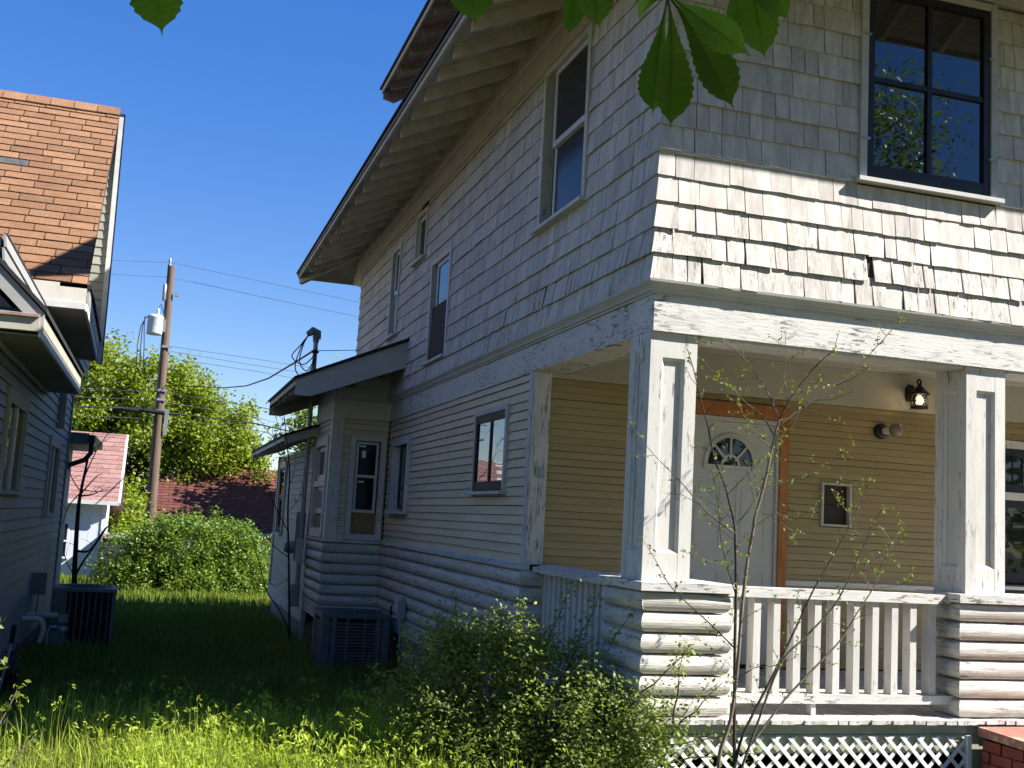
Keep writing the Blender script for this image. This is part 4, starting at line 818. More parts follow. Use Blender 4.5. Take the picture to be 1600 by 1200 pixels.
# ---------------------------------------------------------------- electric service on the big house
em = thing('electric_meter', 'grey round electric meter with its boxes and tall conduit mast at the rear wing', 'electric meter', (-.9, 10.44, 0))
MB().tube([(-.90, 10.42, .62), (-.90, 10.42, 1.6), (-.905, 10.40, 2.4), (-.91, 10.38, 4.36)], .036, 10).build('conduit', MT['galv'], em)
MB().box(-1.0, -.86, 10.36, 10.48, .36, .68).build('junction_box', MT['greybox'], em)
MB().box(-.98, -.84, 10.50, 10.75, 1.02, 1.75).build('meter_box', MT['greybox'], em)
MB().lathe((-.98, 10.62, 1.22), [(.09, 0), (.095, .03), (.085, .10), (.07, .13), (.02, .135)], 16, (-1, 0, 0)).build('meter', MT['greybox'], em)
MB().box(-.97, -.86, 10.28, 10.36, 1.0, 1.36).build('breaker_box', MT['whitebox'], em)
MB().tube([(-.90, 10.33, .5), (-.90, 10.33, 1.0)], .018, 8).build('conduit', MT['galv'], em)
hd = MB(); hd.lathe((-.91, 10.38, 0), [(.045, 4.33), (.05, 4.38), (.058, 4.42)], 12); hd.tube([(-.89, 10.40, 4.38), (-.90, 10.38, 4.47), (-.97, 10.33, 4.49), (-1.04, 10.28, 4.43)], [.06, .068, .062, .045], 10); hd.build('weatherhead', MT['greybox'], em)
MB().lathe((-.91, 10.385, 0), [(.04, 4.16), (.06, 4.165), (.06, 4.20), (.04, 4.205)], 10).build('clamp', MT['blackmetal'], em)
mb = MB()
for k, (dx, drop) in enumerate(((-.16, .40), (-.10, .30), (-.22, .22))):
    mb.tube(smooth_line([(-1.03, 10.28, 4.43), (-1.08+dx*.3, 10.25, 4.25), (-1.05+dx, 10.2, 4.25-drop*.9), (-.98+dx*.5, 10.2, 4.2-drop*1.15), (-.93, 10.22, 4.25-drop*.6), (-.96, 10.22, 4.17)], 5), .009, 5)
mb.build('drip_loop', MT['wire'], em)
def cable(pts, r, label, mat_='wire', group=None, sag=0., name='power_line', twist=False):
    P = [Vector(p) for p in pts]; out = []
    for i in range(len(P)-1):
        n = 24 if twist else 8
        for k in range(n): out.append(P[i].lerp(P[i+1], k/n))
    out.append(P[-1]); mb = MB()
    if twist:
        L = 0
        for ph in (0, 2.1, 4.2):
            q = []
            for i, p in enumerate(out): a = i*1.1+ph; q.append(p + Vector((math.cos(a)*.010, 0, math.sin(a)*.010)))
            mb.tube(q, r*.62, 4)
    else: mb.tube(out, r, 5)
    return tag(mb.build(name, MT[mat_]), label, 'cable', group)
cable(DROP, .014, 'twisted black service cable running from the weatherhead to the utility pole', name='service_cable', twist=True)
cable(DROP2[0], .006, 'thin stay wire running from the weatherhead mast to the shingled wall', name='stay_wire')
cable(DROP2[1], .006, 'thin cable dropping from the rear wing eave towards the back yard', name='telephone_line')
# ---------------------------------------------------------------- air conditioners
ac = thing('air_conditioner', 'dark louvred air conditioner unit standing under the log wall of the white house', 'air conditioner', (-.56, 7.55, -.2))
x0, x1, y0, y1, z0, z1 = -.97, -.14, 7.15, 7.95, -.22, .56
MB().box(x0+.03, x1-.03, y0+.03, y1-.03, z0, z1-.06).build('coil', MT['coil'], ac)
for (cx, cy) in ((x0, y0), (x1-.09, y0), (x0, y1-.09), (x1-.09, y1-.09)): MB().box(cx, cx+.09, cy, cy+.09, z0, z1-.03).build('corner_post', MT['acmetal'], ac)
ACF = Frame((0, y0, 0), (1, 0, 0), (0, -1, 0)); ACS = Frame((x0, 0, 0), (0, 1, 0), (-1, 0, 0)); ACE = Frame((x1, 0, 0), (0, 1, 0), (1, 0, 0))
for F, a, c in ((ACF, x0+.09, x1-.09), (ACS, y0+.09, y1-.09), (ACE, y0+.09, y1-.09)):
    z = z0+.04
    while z < z1-.10:
        MB().hexa([F(a, z, -.03), F(c, z, -.03), F(c, z-.004, -.002), F(a, z-.004, -.002), F(a, z+.022, -.03), F(c, z+.022, -.03), F(c, z+.012, -.002), F(a, z+.012, -.002)]).build('louvre', MT['acmetal'], ac); z += .038
    for t in (1/3, 2/3):
        u = a + (c-a)*t; MB().fbox(F, u-.012, u+.012, z0+.02, z1-.05, -.002, .004).build('louvre_bar', MT['acmetal'], ac)
    for t in (.08, .92):
        u = a + (c-a)*t; MB().fbox(F, u-.03, u+.03, z0+.02, z1-.05, -.004, .005).build('louvre_bar', MT['acmetal'], ac)
tp = MB(); tp.box(x0-.012, x1+.012, y0-.012, y1+.012, z1-.06, z1-.005); o = tp.build('top_cover', MT['acmetal'], ac)
mb = MB(); n = 28; cxx, cyy = (x0+x1)/2, (y0+y1)/2
for R_ in (.10, .19, .28, .36):
    mb.tube([(cxx+R_*math.cos(2*math.pi*k/n), cyy+R_*math.sin(2*math.pi*k/n), z1+.012-R_*.03) for k in range(n+1)], .006, 4)
for k in range(12): a = k*math.pi/6; mb.tube([(cxx+.06*math.cos(a), cyy+.06*math.sin(a), z1+.012), (cxx+.37*math.cos(a), cyy+.37*math.sin(a), z1+.002)], .005, 4)
mb.build('fan_grille', MT['acmetal'], o)
MB().tube([(-.05, 7.6, -.15), (-.06, 7.6, .42), (-.03, 7.62, .62), (.0, 7.63, .64)], .022, 8).build('line_set', MT['coil'], ac)
db = thing('disconnect_box', 'grey disconnect box on the log wall behind the louvred air conditioner', 'electrical box', (-.06, 7.0, .7))
MB().box(-.14, -.055, 6.72, 6.84, .55, .76).build('box', MT['greybox'], db); MB().tube([(-.09, 6.78, .2), (-.09, 6.78, .56)], .014, 6).build('conduit', MT['galv'], db)
MB().box(-.13, -.05, 6.9, 7.0, .62, .82).build('cover', MT['whitebox'], db)
ac2 = thing('air_conditioner', 'dark ribbed air conditioner unit standing beside the blue grey neighbouring house', 'air conditioner', (-3.78, 9.4, -.2))
x0, x1, y0, y1, z0, z1 = -4.16, -3.41, 9.0, 9.75, -.22, .62
MB().box(x0+.02, x1-.02, y0+.02, y1-.02, z0, z1-.03).build('coil', MT['coil'], ac2)
F2 = Frame((0, y0, 0), (1, 0, 0), (0, -1, 0)); E2 = Frame((x1, 0, 0), (0, 1, 0), (1, 0, 0))
for F, a, c in ((F2, x0+.18, x1), (E2, y0, y1)):
    u = a + .03
    while u < c-.02: MB().fbox(F, u-.006, u+.006, z0+.05, z1-.06, -.02, .0).build('rib', MT['acgrey'], ac2); u += .0775
MB().fbox(F2, x0, x0+.17, z0, z1-.04, -.03, .002).build('service_panel', MT['acmetal'], ac2)
MB().fbox(F2, x0+.09, x0+.20, .18, .29, .003, .005).build('rating_label', MT['greybox'], ac2)
MB().box(x1-.03, x1+.004, y0-.004, y0+.03, z0, z1-.03).build('corner_post', MT['acgrey'], ac2)
mb = MB(); mb.box(x0-.012, x1+.015, y0-.015, y1+.015, z1-.045, z1-.0); o = mb.build('top_cover', MT['acgrey'], ac2)
mb = MB(); cxx, cyy = (x0+x1)/2, (y0+y1)/2
for R_ in (.08, .16, .24, .32): mb.tube([(cxx+R_*math.cos(2*math.pi*k/n), cyy+R_*math.sin(2*math.pi*k/n), z1+.016-R_*.02) for k in range(n+1)], .006, 4)
mb.build('fan_grille', MT['acmetal'], o)
# ---------------------------------------------------------------- neighbouring house
nh = thing('house', 'blue grey neighbouring house with an orange shingled roof at the left', 'house', (-7.0, 8, 0))
LH = Frame((-4.4, 0, 0), (0, 1, 0), (1, 0, 0)); GH = Frame((-4.08, 0, 0), (0, 1, 0), (1, 0, 0))
MB().box(-9.5, -4.45, 3.4, 12.15, .02, 3.9).build('wall', MT['lhside'], nh); MB().box(-9.4, -4.47, 3.5, 12.1, -.6, .018).build('foundation', MT['concrete'], nh)
RL = [(4.55, 6.15, 1.80, 2.76), (9.12, 10.72, 1.54, 2.58)]
clapboards(LH, nh, 3.38, 12.13, .02, 3.95, .115, MT['lhside'], RL, thick=.020, gap=.007)
MB().fbox(LH, 12.13, 12.22, .02, 3.95, -.06, .02).build('corner_board', MT['lhside'], nh)
def nwin(u0, u1, z0, z1):
    o = casing(LH, nh, u0, u1, z0, z1, .10, .02, MT['lhtrim'], sill=True, sw=.02, d0=-.045, head=.14)
    MB().fbox(LH, u0+.10, u1-.10, z0, z1-.14, -.045, -.03).build('blind', MT['lhtrim'], o); um = (u0+u1)/2
    MB().fbox(LH, um-.04, um+.04, z0, z1-.14, -.028, .004).build('mullion', MT['vinyl'], o)
    for a, c in ((u0+.1, um-.04), (um+.04, u1-.1)): MB().fbox(LH, a, c, z0+.02, z1-.14, -.028, -.022).build('pane', MT['glass'], o)
nwin(4.55, 6.15, 1.80, 2.76); nwin(9.12, 10.72, 1.54, 2.58)
MB().fbox(LH, 10.0, 10.16, 2.72, 3.6, .0, .08).build('vent_duct', MT['lhside'], nh)
# lower eave along the wall
y = 2.92
while y < 7.98:
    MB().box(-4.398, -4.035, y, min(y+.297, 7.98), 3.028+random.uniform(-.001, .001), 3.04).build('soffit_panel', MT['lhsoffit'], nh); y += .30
MB().box(-4.034, -4.012, 2.9, 8.0, 3.02, 3.10).build('fascia', MT['rakew'], nh); MB().box(-4.03, -4.008, 2.9, 8.0, 3.102, 3.205).build('fascia', MT['lhtrim'], nh)
MB().box(-4.395, -4.37, 3.4, 7.95, 2.98, 3.026).build('soffit_mould', MT['lhtrim'], nh)
mb = MB(); ridx, ridz = -6.9, 3.22+.95*2.93; th = .04
mb.hexa([(-3.985, 2.86, 3.215), (ridx, 2.86, ridz), (ridx, 8.05, ridz), (-3.985, 8.05, 3.215), (-3.985, 2.86, 3.255), (ridx, 2.86, ridz+.05), (ridx, 8.05, ridz+.05), (-3.985, 8.05, 3.255)]); mb.build('lower_roof', MT['roofedge'], nh)
mb = MB(); mb.extr([(-4.0, 2.88, 3.21), (ridx, 2.88, ridz-.01), (ridx, 2.88, ridz-.2), (-4.0, 2.88, 3.05+.0)], (0, .03, 0)); mb.build('rake_board', MT['lhside'], nh)
mb = MB(); mb.extr([(-4.1, 3.35, 3.1), (ridx, 3.35, ridz-.1), (-9.5, 3.35, 3.1)], (0, .04, 0)); mb.build('gable_wall', MT['lhside'], nh)
mb = MB(); mb.hexa([(-9, 2.86, 3.06), (-4.03, 2.86, 3.06), (-4.03, 3.35, 3.06), (-9, 3.35, 3.06), (-9, 2.86, 3.165), (-4.03, 2.86, 3.165), (-4.03, 3.35, 3.28), (-9, 3.35, 3.28)]); mb.build('cornice_return', MT['lhtrim'], nh)
mb = MB(); mb.hexa([(-9, 2.83, 3.168), (-4.03, 2.83, 3.168), (-4.03, 3.35, 3.283), (-9, 3.35, 3.283), (-9, 2.83, 3.19), (-4.03, 2.83, 3.19), (-4.03, 3.35, 3.305), (-9, 3.35, 3.305)]); mb.build('return_roof', MT['oldsoffit'], nh)
# upper body: a tall wall block behind the leaning orange roof
YA, YF, YB, ZE, ZA = 9.92, 7.18, 12.62, 4.28, 7.32
mb = MB(); mb.extr([(-4.42, YF+.15, ZE-.1), (-4.42, YA, ZA-.12), (-4.42, YA, ZE-.1)], (-5.6, 0, 0)); mb.build('gable_wall', MT['gside'], nh)
MB().box(-9.8, -4.28, YA+.10, 12.4, 3.70, 7.22).build('wall', MT['gside'], nh)
GF = Frame((0, YA+.08, 0), (1, 0, 0), (0, -1, 0)); GE = Frame((-4.22, 0, 0), (0, 1, 0), (1, 0, 0))
clapboards(GF, nh, -6.0, -3.99, 3.70, 7.22, .125, MT['gside'], (), thick=.016, gap=.006)
MB().box(-4.5, -4.0, YA+.096, YA+.15, 3.70, 7.24).build('wall', MT['gside'], nh); clapboards(GE, nh, YA+.16, 12.4, 3.70, 7.22, .125, MT['gside'], (), thick=.016, gap=.006)
mb = MB(); mb.hexa([(-3.985, YA+.05, 3.66), (-3.92, YA+.05, 3.66), (-3.92, YA+.13, 3.66), (-3.985, YA+.13, 3.66), (-4.01, YA+.05, 7.25), (-3.95, YA+.05, 7.25), (-3.95, YA+.13, 7.25), (-4.01, YA+.13, 7.25)]); mb.build('corner_board', MT['rakew'], nh)
mb = MB(); mb.hexa([(-3.935, YA+.06, 3.66), (-3.905, YA+.06, 3.66), (-3.905, YA+.16, 3.66), (-3.935, YA+.16, 3.66), (-3.957, YA+.06, 7.3), (-3.932, YA+.06, 7.3), (-3.932, YA+.16, 7.3), (-3.957, YA+.16, 7.3)]); mb.build('edge_trim', MT['blackmetal'], nh)
# boxed cornice at the foot of the orange roof, returning along the wall
def tb(x0, x1, y0, y1, z0, z1, drop=.24):
    q = lambda y: -drop*(y-7.1)/3.1
    return MB().hexa([(x0, y0, z0+q(y0)), (x1, y0, z0+q(y0)), (x1, y1, z0+q(y1)), (x0, y1, z0+q(y1)), (x0, y0, z1+q(y0)), (x1, y0, z1+q(y0)), (x1, y1, z1+q(y1)), (x0, y1, z1+q(y1))])
y = 7.13
while y < 10.1:
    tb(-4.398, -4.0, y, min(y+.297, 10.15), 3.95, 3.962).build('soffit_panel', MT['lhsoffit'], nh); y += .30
tb(-4.0, -3.976, 7.12, 10.2, 3.93, 4.02).build('fascia', MT['rakew'], nh); tb(-3.996, -3.97, 7.12, 10.2, 4.022, 4.19).build('fascia', MT['lhside'], nh)
tb(-4.3, -3.945, 7.1, 10.22, 4.192, 4.235).build('return_roof', MT['roofedge'], nh)
MB().box(-10, -4.001, 7.10, 7.118, 4.02, 4.235).build('fascia', MT['tanvinyl'], nh); MB().box(-10, -4.001, 7.085, 7.118, 3.945, 4.018).build('gutter_trim', MT['rakew'], nh)
MB().box(-10, -4.4, 7.13, 7.4, 3.95, 3.965).build('soffit_panel', MT['lhsoffit'], nh)
# orange roof
sl_ = Vector((0, YA-YF+.1, ZA-ZE+.05)); Ls = sl_.length; su = sl_.normalized(); nrm = Vector((0, -su.z, su.y))
FRF = Frame((0, YF-.08, ZE-.04), (1, 0, 0), (0, 0, 1))
class Slope:
    def __init__(s, o, u, v, n): s.o, s.u, s.v, s.n = Vector(o), Vector(u), Vector(v), Vector(n)
    def __call__(s, u, v, d): p = s.o + s.u*u + s.v*v + s.n*d; return tuple(p)
RS = Slope((0, YF-.08, ZE-.04), (1, 0, 0), su, nrm)
MB().hexa([RS(-10, 0, -.03), RS(-4.0, 0, -.03), RS(-4.0, Ls, -.03), RS(-10, Ls, -.03), RS(-10, 0, .0), RS(-4.0, 0, .0), RS(-4.0, Ls, .0), RS(-10, Ls, .0)]).build('roof', MT['orange_under'], nh)
restb = MB(); cnt = 0; v = 0; row = 0
while v < Ls-.05:
    u = -4.0; first = True; u -= 0
    offs = [0.18, .32, .05, .42, .25][row % 5]
    edges = [-4.0]; q = -4.0-offs
    while q > -9.6: edges.append(q); q -= .40
    for i in range(len(edges)-1):
        a, c = edges[i+1]+.007, edges[i]-.007
        if c-a < .02: continue
        t = .007
        j = random.uniform(-.003, .005); P = [RS(a, v+j, .001), RS(c, v+j, .001), RS(c, v+.147, .001), RS(a, v+.147, .001), RS(a, v+j, t+.007+abs(j)), RS(c, v+j, t+.006), RS(c, v+.147, t-.003), RS(a, v+.147, t-.003)]
        if c > -6.0 and cnt < 295: cnt += 1; MB().hexa(P).build('roof_shingle', MT['asphalt' if (row == 15 and a < -5.3) else 'orange'], nh)
        else: restb.hexa(P)
    v += .158; row += 1
restb.build('roof_shingle', MT['orange'], nh, kind='stuff')
for i in range(9):   # ridge caps
    a = -4.0 - i*.31
    mb = MB(); mb.extr([(a, YA-.13, ZA-.10), (a, YA, ZA+.045), (a, YA+.13, ZA-.10), (a, YA+.12, ZA-.12), (a, YA, ZA+.025), (a, YA-.12, ZA-.12)], (-.30, 0, .004)); mb.build('ridge_cap', MT['orange'], nh)
mb = MB(); mb.hexa([(-10, YA+.02, 7.23), (-3.95, YA+.06, 7.23), (-4.2, 12.45, 7.23), (-10, 12.45, 7.23), (-10, YA+.02, 7.30), (-3.95, YA+.06, 7.30), (-4.2, 12.45, 7.26), (-10, 12.45, 7.26)]); mb.build('roof', MT['roofedge'], nh)
# rear lean-to eave with gutter
MB().box(-5.6, -4.12, 12.25, 15.0, 2.62, 2.80).build('rear_eave', MT['acgrey'], nh); MB().box(-4.12, -4.02, 12.3, 15.0, 2.66, 2.78).build('gutter', MT['blackmetal'], nh)
MB().tube([(-4.07, 12.4, 2.66), (-4.07, 12.42, 2.5), (-4.15, 12.38, 2.38), (-4.38, 12.32, 2.28), (-4.45, 12.3, 2.1)], .04, 8).build('downspout', MT['blackmetal'], nh)
MB().box(-9, -4.5, 12.3, 14.8, -.3, 2.62).build('wall', MT['lhside'], nh)
# things against the neighbouring wall
gm = thing('gas_meter', 'small grey gas meter with its pipes against the neighbouring house', 'gas meter', (-4.02, 8.5, -.2))
MB().box(-4.10, -3.94, 8.42, 8.58, -.06, .13).build('meter_body', MT['acgrey'], gm); MB().lathe((-3.98, 8.46, .13), [(.07, 0), (.075, .03), (.05, .055), (.01, .06)], 12).build('regulator', MT['galv'], gm)
MB().tube([(-4.14, 8.42, -.3), (-4.14, 8.42, .14), (-4.12, 8.44, .18), (-4.04, 8.46, .18)], .02, 8).build('gas_pipe', MT['galv'], gm)
MB().tube([(-3.93, 8.5, .02), (-3.89, 8.5, -.02), (-3.89, 8.5, -.3)], .018, 8).build('gas_pipe', MT['galv'], gm)
vp = thing('vent_pipe', 'beige plastic vent pipe with an elbow out of the neighbouring wall', 'pipe', (-4.2, 8.2, .3))
MB().tube([(-4.42, 8.4, .32), (-4.2, 8.4, .325), (-4.04, 8.4, .325)], .034, 10).build('vent_outlet', MT['pvc'], vp)
MB().tube(smooth_line([(-4.42, 8.1, .305), (-4.27, 8.1, .305), (-4.21, 8.1, .29), (-4.17, 8.1, .22), (-4.175, 8.1, .12), (-4.20, 8.1, .03)]), .034, 10).build('elbow_pipe', MT['pvc'], vp)
bx = thing('electrical_box', 'grey electrical box on the neighbouring wall beside the ribbed air conditioner', 'electrical box', (-4.3, 8.8, .6))
MB().box(-4.40, -4.24, 8.75, 8.85, .54, .81).build('box', MT['acgrey'], bx); MB().tube([(-4.32, 8.8, .54), (-4.33, 8.8, .3), (-4.2, 8.95, .1)], .012, 6).build('cable', MT['galv'], bx)
sh = thing('garden_stake', 'dark handled wooden stake leaning at the left edge beside the neighbouring wall', 'stake', (-4.2, 4.9, -.15))
MB().tube([(-4.27, 4.85, -.2), (-4.19, 4.95, .38)], .016, 6).build('shaft', MT['greybox'], sh); MB().tube([(-4.19, 4.95, .38), (-4.18, 4.965, .55)], .022, 8).build('grip', MT['coil'], sh)
fl = thing('flower_pot', 'dark pot of purple flowers against the neighbouring wall', 'flower pot', (-4.25, 5.3, -.15))
MB().lathe((-4.25, 5.3, 0), [(.09, -.18), (.13, .1), (.12, .1)], 12).build('pot', MT['coil'], fl)
P = rng.normal(size=(60, 3))*np.array([.07, .1, .05]) + np.array([-4.24, 5.3, .2]); leaves('flowers', P, .045, MT['purple'], fl, 'stuff')
P = rng.normal(size=(60, 3))*np.array([.08, .1, .05]) + np.array([-4.24, 5.3, .16]); leaves('foliage', P, .05, MT['leaf_shrub'], fl, 'stuff')
pv = MB().box(-4.15, -3.85, 2.9, 3.25, -.06, -.02); tag(pv.build('paving_slab', MT['concrete']), 'grey paving slab lying in the grass at the left edge', 'slab')
# ---------------------------------------------------------------- back yard
shd = thing('shed', 'white shed with a faded pink shingle roof behind the neighbouring house', 'shed', (-5.2, 24, -.2))
SF = Frame((0, 23, 0), (1, 0, 0), (0, -1, 0))
MB().box(-8, -4.24, 23.04, 26.5, -.3, 1.85).build('wall', MT['shedw'], shd)
u = -7.8
while u < -4.25:
    MB().fbox(SF, u, min(u+.19, -4.22), -.3, 1.78, -.03, random.uniform(0, .004)).build('board', MT['shedw'], shd); u += .193
MB().box(-4.24, -4.14, 22.97, 23.07, -.3, 1.75).build('corner_board', MT['shedw'], shd)
MB().box(-4.235, -4.2, 23.07, 26.4, -.3, 1.75).build('side_wall', MT['shedw'], shd)
SP = Slope((0, 22.7, 1.74), (1, 0, 0), Vector((0, 1.55, 1.75)).normalized(), Vector((0, -1.75, 1.55)).normalized())
MB().hexa([SP(-8.2, 0, -.06), SP(-3.86, 0, -.06), SP(-3.86, 2.35, -.06), SP(-8.2, 2.35, -.06), SP(-8.2, 0, 0), SP(-3.86, 0, 0), SP(-3.86, 2.35, 0), SP(-8.2, 2.35, 0)]).build('roof', MT['rakew'], shd)
v = 0; row = 0
while v < 2.3:
    q = -3.88 - (.15 if row % 2 else .3)*1.; edges = [-3.88]
    while q > -6.4: edges.append(q); q -= .33
    for i in range(len(edges)-1):
        a, c = edges[i+1]+.006, edges[i]-.006
        MB().hexa([SP(a, v, .001), SP(c, v, .001), SP(c, v+.15, .001), SP(a, v+.15, .001), SP(a, v, .014), SP(c, v, .014), SP(c, v+.15, .006), SP(a, v+.15, .006)]).build('roof_shingle', MT['pink'], shd)
    v += .157; row += 1
MB().box(-8.2, -3.86, 22.66, 22.70, 1.66, 1.76).build('fascia', MT['rakew'], shd)
mb = MB(); mb.extr([SP(-3.862, 0, 0), SP(-3.862, 2.35, 0), SP(-3.862, 2.35, -.14), SP(-3.862, 0, -.14)], (.03, 0, 0)); mb.build('rake_board', MT['rakew'], shd)
mb = MB(); mb.hexa([(-8.2, 24.2, 3.42), (-3.86, 24.2, 3.42), (-3.86, 27, 1.2), (-8.2, 27, 1.2), (-8.2, 24.2, 3.47), (-3.86, 24.2, 3.47), (-3.86, 27, 1.26), (-8.2, 27, 1.26)]); mb.build('roof', MT['pink'], shd)
MB().extr([(-4.23, 23.05, 1.7), (-4.23, 24.2, 3.3), (-4.23, 26.4, 1.6)], (.02, 0, 0)).build('gable_wall', MT['shedw'], shd)
w = casing(SF, shd, -5.45, -4.95, .35, 1.2, .05, .02, MT['shedw'], d0=-.03); MB().fbox(SF, -5.4, -5.0, .36, 1.15, -.03, .01).build('pane', MT['glass'], w); MB().fbox(SF, -5.4, -5.0, .72, .76, .01, .02).build('mullion', MT['shedw'], w)
tc = thing('trash_bin', 'dark bin with a pale lid beside the pink roofed shed', 'bin', (-3.9, 23.0, -.2))
MB().hexa([(-4.1, 22.6, -.3), (-3.55, 22.6, -.3), (-3.55, 23.1, -.3), (-4.1, 23.1, -.3), (-4.15, 22.55, .85), (-3.5, 22.55, .85), (-3.5, 23.15, .85), (-4.15, 23.15, .85)]).build('bin_body', MT['rustmetal'], tc); MB().box(-4.18, -3.46, 22.5, 23.2, .86, .98).build('lid', MT['lhtrim'], tc)
rh = thing('garage', 'low building with a dark red hip roof behind the green bush', 'garage', (0, 38, -.2))
MB().box(-3.0, 4.3, 36.4, 42, -.3, 1.1).build('wall', MT['siding'], rh)
mb = MB(); ze, zr, yr = .9, 3.35, 39.5; yk = 36+3.5*(2.55-ze)/(zr-ze)
O_ = [(-3.25, 36, ze), (4.8, 36, ze), (3.0, yr, zr), (-1.62, yr, zr), (-3.25, yk, 2.55)]
mb.add(O_ + [(4.8, 43, ze), (-3.25, 43, ze), (-3.25, 2*yr-yk, 2.55)], [(0, 1, 2, 3, 4), (1, 5, 2), (5, 6, 7, 3, 2), (4, 3, 7)]); mb.build('roof', MT['orange_under'], rh)
MB().box(-3.24, 4.78, 35.98, 36.0, ze-.14, ze-.01).build('fascia', MT['trim'], rh); MB().extr([(-3.22, 36.05, ze-.1), (-3.22, yk, 2.5), (-3.22, 42, 2.5), (-3.22, 42.9, ze-.1)], (.02, 0, 0)).build('gable_wall', MT['siding'], rh)
Lr = math.hypot(3.5, zr-ze); up_ = Vector((0, 3.5, zr-ze))/Lr
GR = Slope((0, 36, ze), (1, 0, 0), up_, Vector((0, -up_.z, up_.y))); cnt = 0; restr = MB(); v = 0; row = 0
while v < Lr-.05:
    f = (v+.09)/Lr; zz = ze+(zr-ze)*f
    u0_ = -3.25 if zz < 2.55 else -3.25+1.63*(zz-2.55)/(zr-2.55); u1_ = 4.8-1.8*f; q = u0_ - (.2 if row % 2 else 0)
    while q < u1_:
        a, c = max(q, u0_), min(q+.44, u1_)
        if c-a > .05:
            P = [GR(a+.006, v, .002), GR(c-.006, v, .002), GR(c-.006, v+.18, .002), GR(a+.006, v+.18, .002), GR(a+.006, v, .022), GR(c-.006, v, .022), GR(c-.006, v+.18, .008), GR(a+.006, v+.18, .008)]
            if cnt < 290 and a < .8 and v > 1.1: cnt += 1; MB().hexa(P).build('roof_shingle', MT['redroof'], rh)
            else: restr.hexa(P)
        q += .45
    v += .186; row += 1
restr.build('roof_shingle', MT['redroof'], rh, kind='stuff')
fh = thing('house', 'distant grey roofed house with a brick chimney beyond the red roof', 'house', (3, 52, -.2))
MB().box(1.25, 8, 49, 56, -.3, 2.6).build('wall', MT['gside'], fh); mb = MB(); mb.extr([(1.0, 48.6, 2.5), (4.6, 48.6, 4.9), (8.4, 48.6, 2.5)], (0, 8, 0)); mb.build('roof', MT['asphalt'], fh)
ch = MB().box(1.32, 1.70, 47.8, 48.3, -.2, 4.0).build('chimney', MT['mortar'], fh)
for r_ in range(12):
    for (cx0, cx1) in ((1.30, 1.52), (1.525, 1.72)): MB().box(cx0, cx1, 47.78, 48.32, 2.9+r_*.09, 2.98+r_*.09).build('brick', MT['brick'], ch)
MB().box(1.26, 1.76, 47.74, 48.36, 3.98, 4.08).build('chimney_cap', MT['brick'], ch)
# utility pole
up = thing('utility_pole', 'tall wooden utility pole carrying a grey transformer behind the houses', 'utility pole', (-3.1, 30, -.2))
MB().tube([(-3.08, 30, -.4), (-3.11, 30, 1.26), (-3.15, 30, 5), (-3.196, 30, 9.25)], [.165, .158, .14, .115], 12).build('pole', MT['pole'], up)
tf = MB().lathe((-3.52, 29.85, 0), [(.02, 6.98), (.23, 7.0), (.24, 7.05), (.24, 7.5), (.25, 7.52), (.25, 7.57), (.18, 7.62), (.02, 7.64)], 18).build('transformer', MT['can'], up)
MB().lathe((-3.46, 29.8, 0), [(.03, 7.6), (.05, 7.66), (.03, 7.7), (.05, 7.74), (.03, 7.78), (.015, 7.84)], 10).build('bushing', MT['can'], tf)
MB().box(-3.32, -3.2, 29.8, 29.95, 7.1, 7.5).build('bracket', MT['galv'], tf)
mb = MB()
for k in range(3): mb.tube([(-3.62+.03*k, 29.75, 7.55), (-3.8-.02*k, 29.7, 7.5), (-3.93+.05*k, 29.7, 7.2), (-3.98+.1*k, 29.7, 6.6), (-3.94+.1*k, 29.7, 5.9)], .014, 5)
mb.tube([(-3.46, 29.8, 7.82), (-3.4, 29.8, 7.98), (-3.3, 29.8, 7.7), (-3.2, 29.9, 7.6)], .014, 5); mb.build('jumper_wire', MT['wire'], up)
MB().lathe((-3.33, 29.9, 0), [(.03, 8.1), (.06, 8.15), (.06, 8.6), (.035, 8.65)], 8).build('cutout_switch', MT['galv'], up); MB().lathe((-3.25, 30, 0), [(.04, 9.2), (.06, 9.28), (.03, 9.36), (.055, 9.42), (.02, 9.5)], 10).build('insulator', MT['galv'], up)
MB().box(-3.02, -2.9, 29.85, 29.95, 8.28, 8.4).build('bracket', MT['galv'], up)
for z in (6.62, 5.24, 4.95, 4.6): MB().box(-3.26, -2.96, 29.83, 29.88, z, z+.07).build('bracket', MT['galv'], up)
MB().box(-2.98, -2.86, 29.86, 29.98, 3.9, 4.7).build('cable_box', MT['galv'], up)
MB().tube([(-3.27, 29.85, 6.6), (-3.27, 29.85, 3.0), (-3.26, 29.85, .5)], .025, 6).build('riser_conduit', MT['blackmetal'], up)
WL = ['highest thin wire, running left from the pole top', 'highest thin wire, running right from the pole top behind the white house', 'second thin wire down, running left from the pole', 'second thin wire down, running right from the pole below the top wire',
 'thin wire leaving the pole to the right at transformer level, upper of three', 'thin wire leaving the pole to the right at transformer level, middle of three', 'thin wire leaving the pole to the right at transformer level, lowest of three',
 'thick black cable running left from the pole, above the splice cases', 'thin wire crossing the tree left of the pole, just under the upper thick cable', 'thick black cable bundle with splice cases running left from the pole', 'lowest thin wire crossing the tree left of the pole',
 'thick black cable running right from the pole at the top of the tree', 'thickest black cable bundle running right from the pole across the tree', 'lowest thin wire running right from the pole across the tree', 'thin wire running right from the pole between the two thick cables']
for i, wpts in enumerate(WIRES):
    thick = i in (7, 9, 11, 12)
    cable(wpts, .024 if i in (9, 12) else (.013 if thick else .0075), WL[i], 'wire' if thick else 'thinwire', 'thick cables on the utility pole' if thick else 'thin wires on the utility pole')
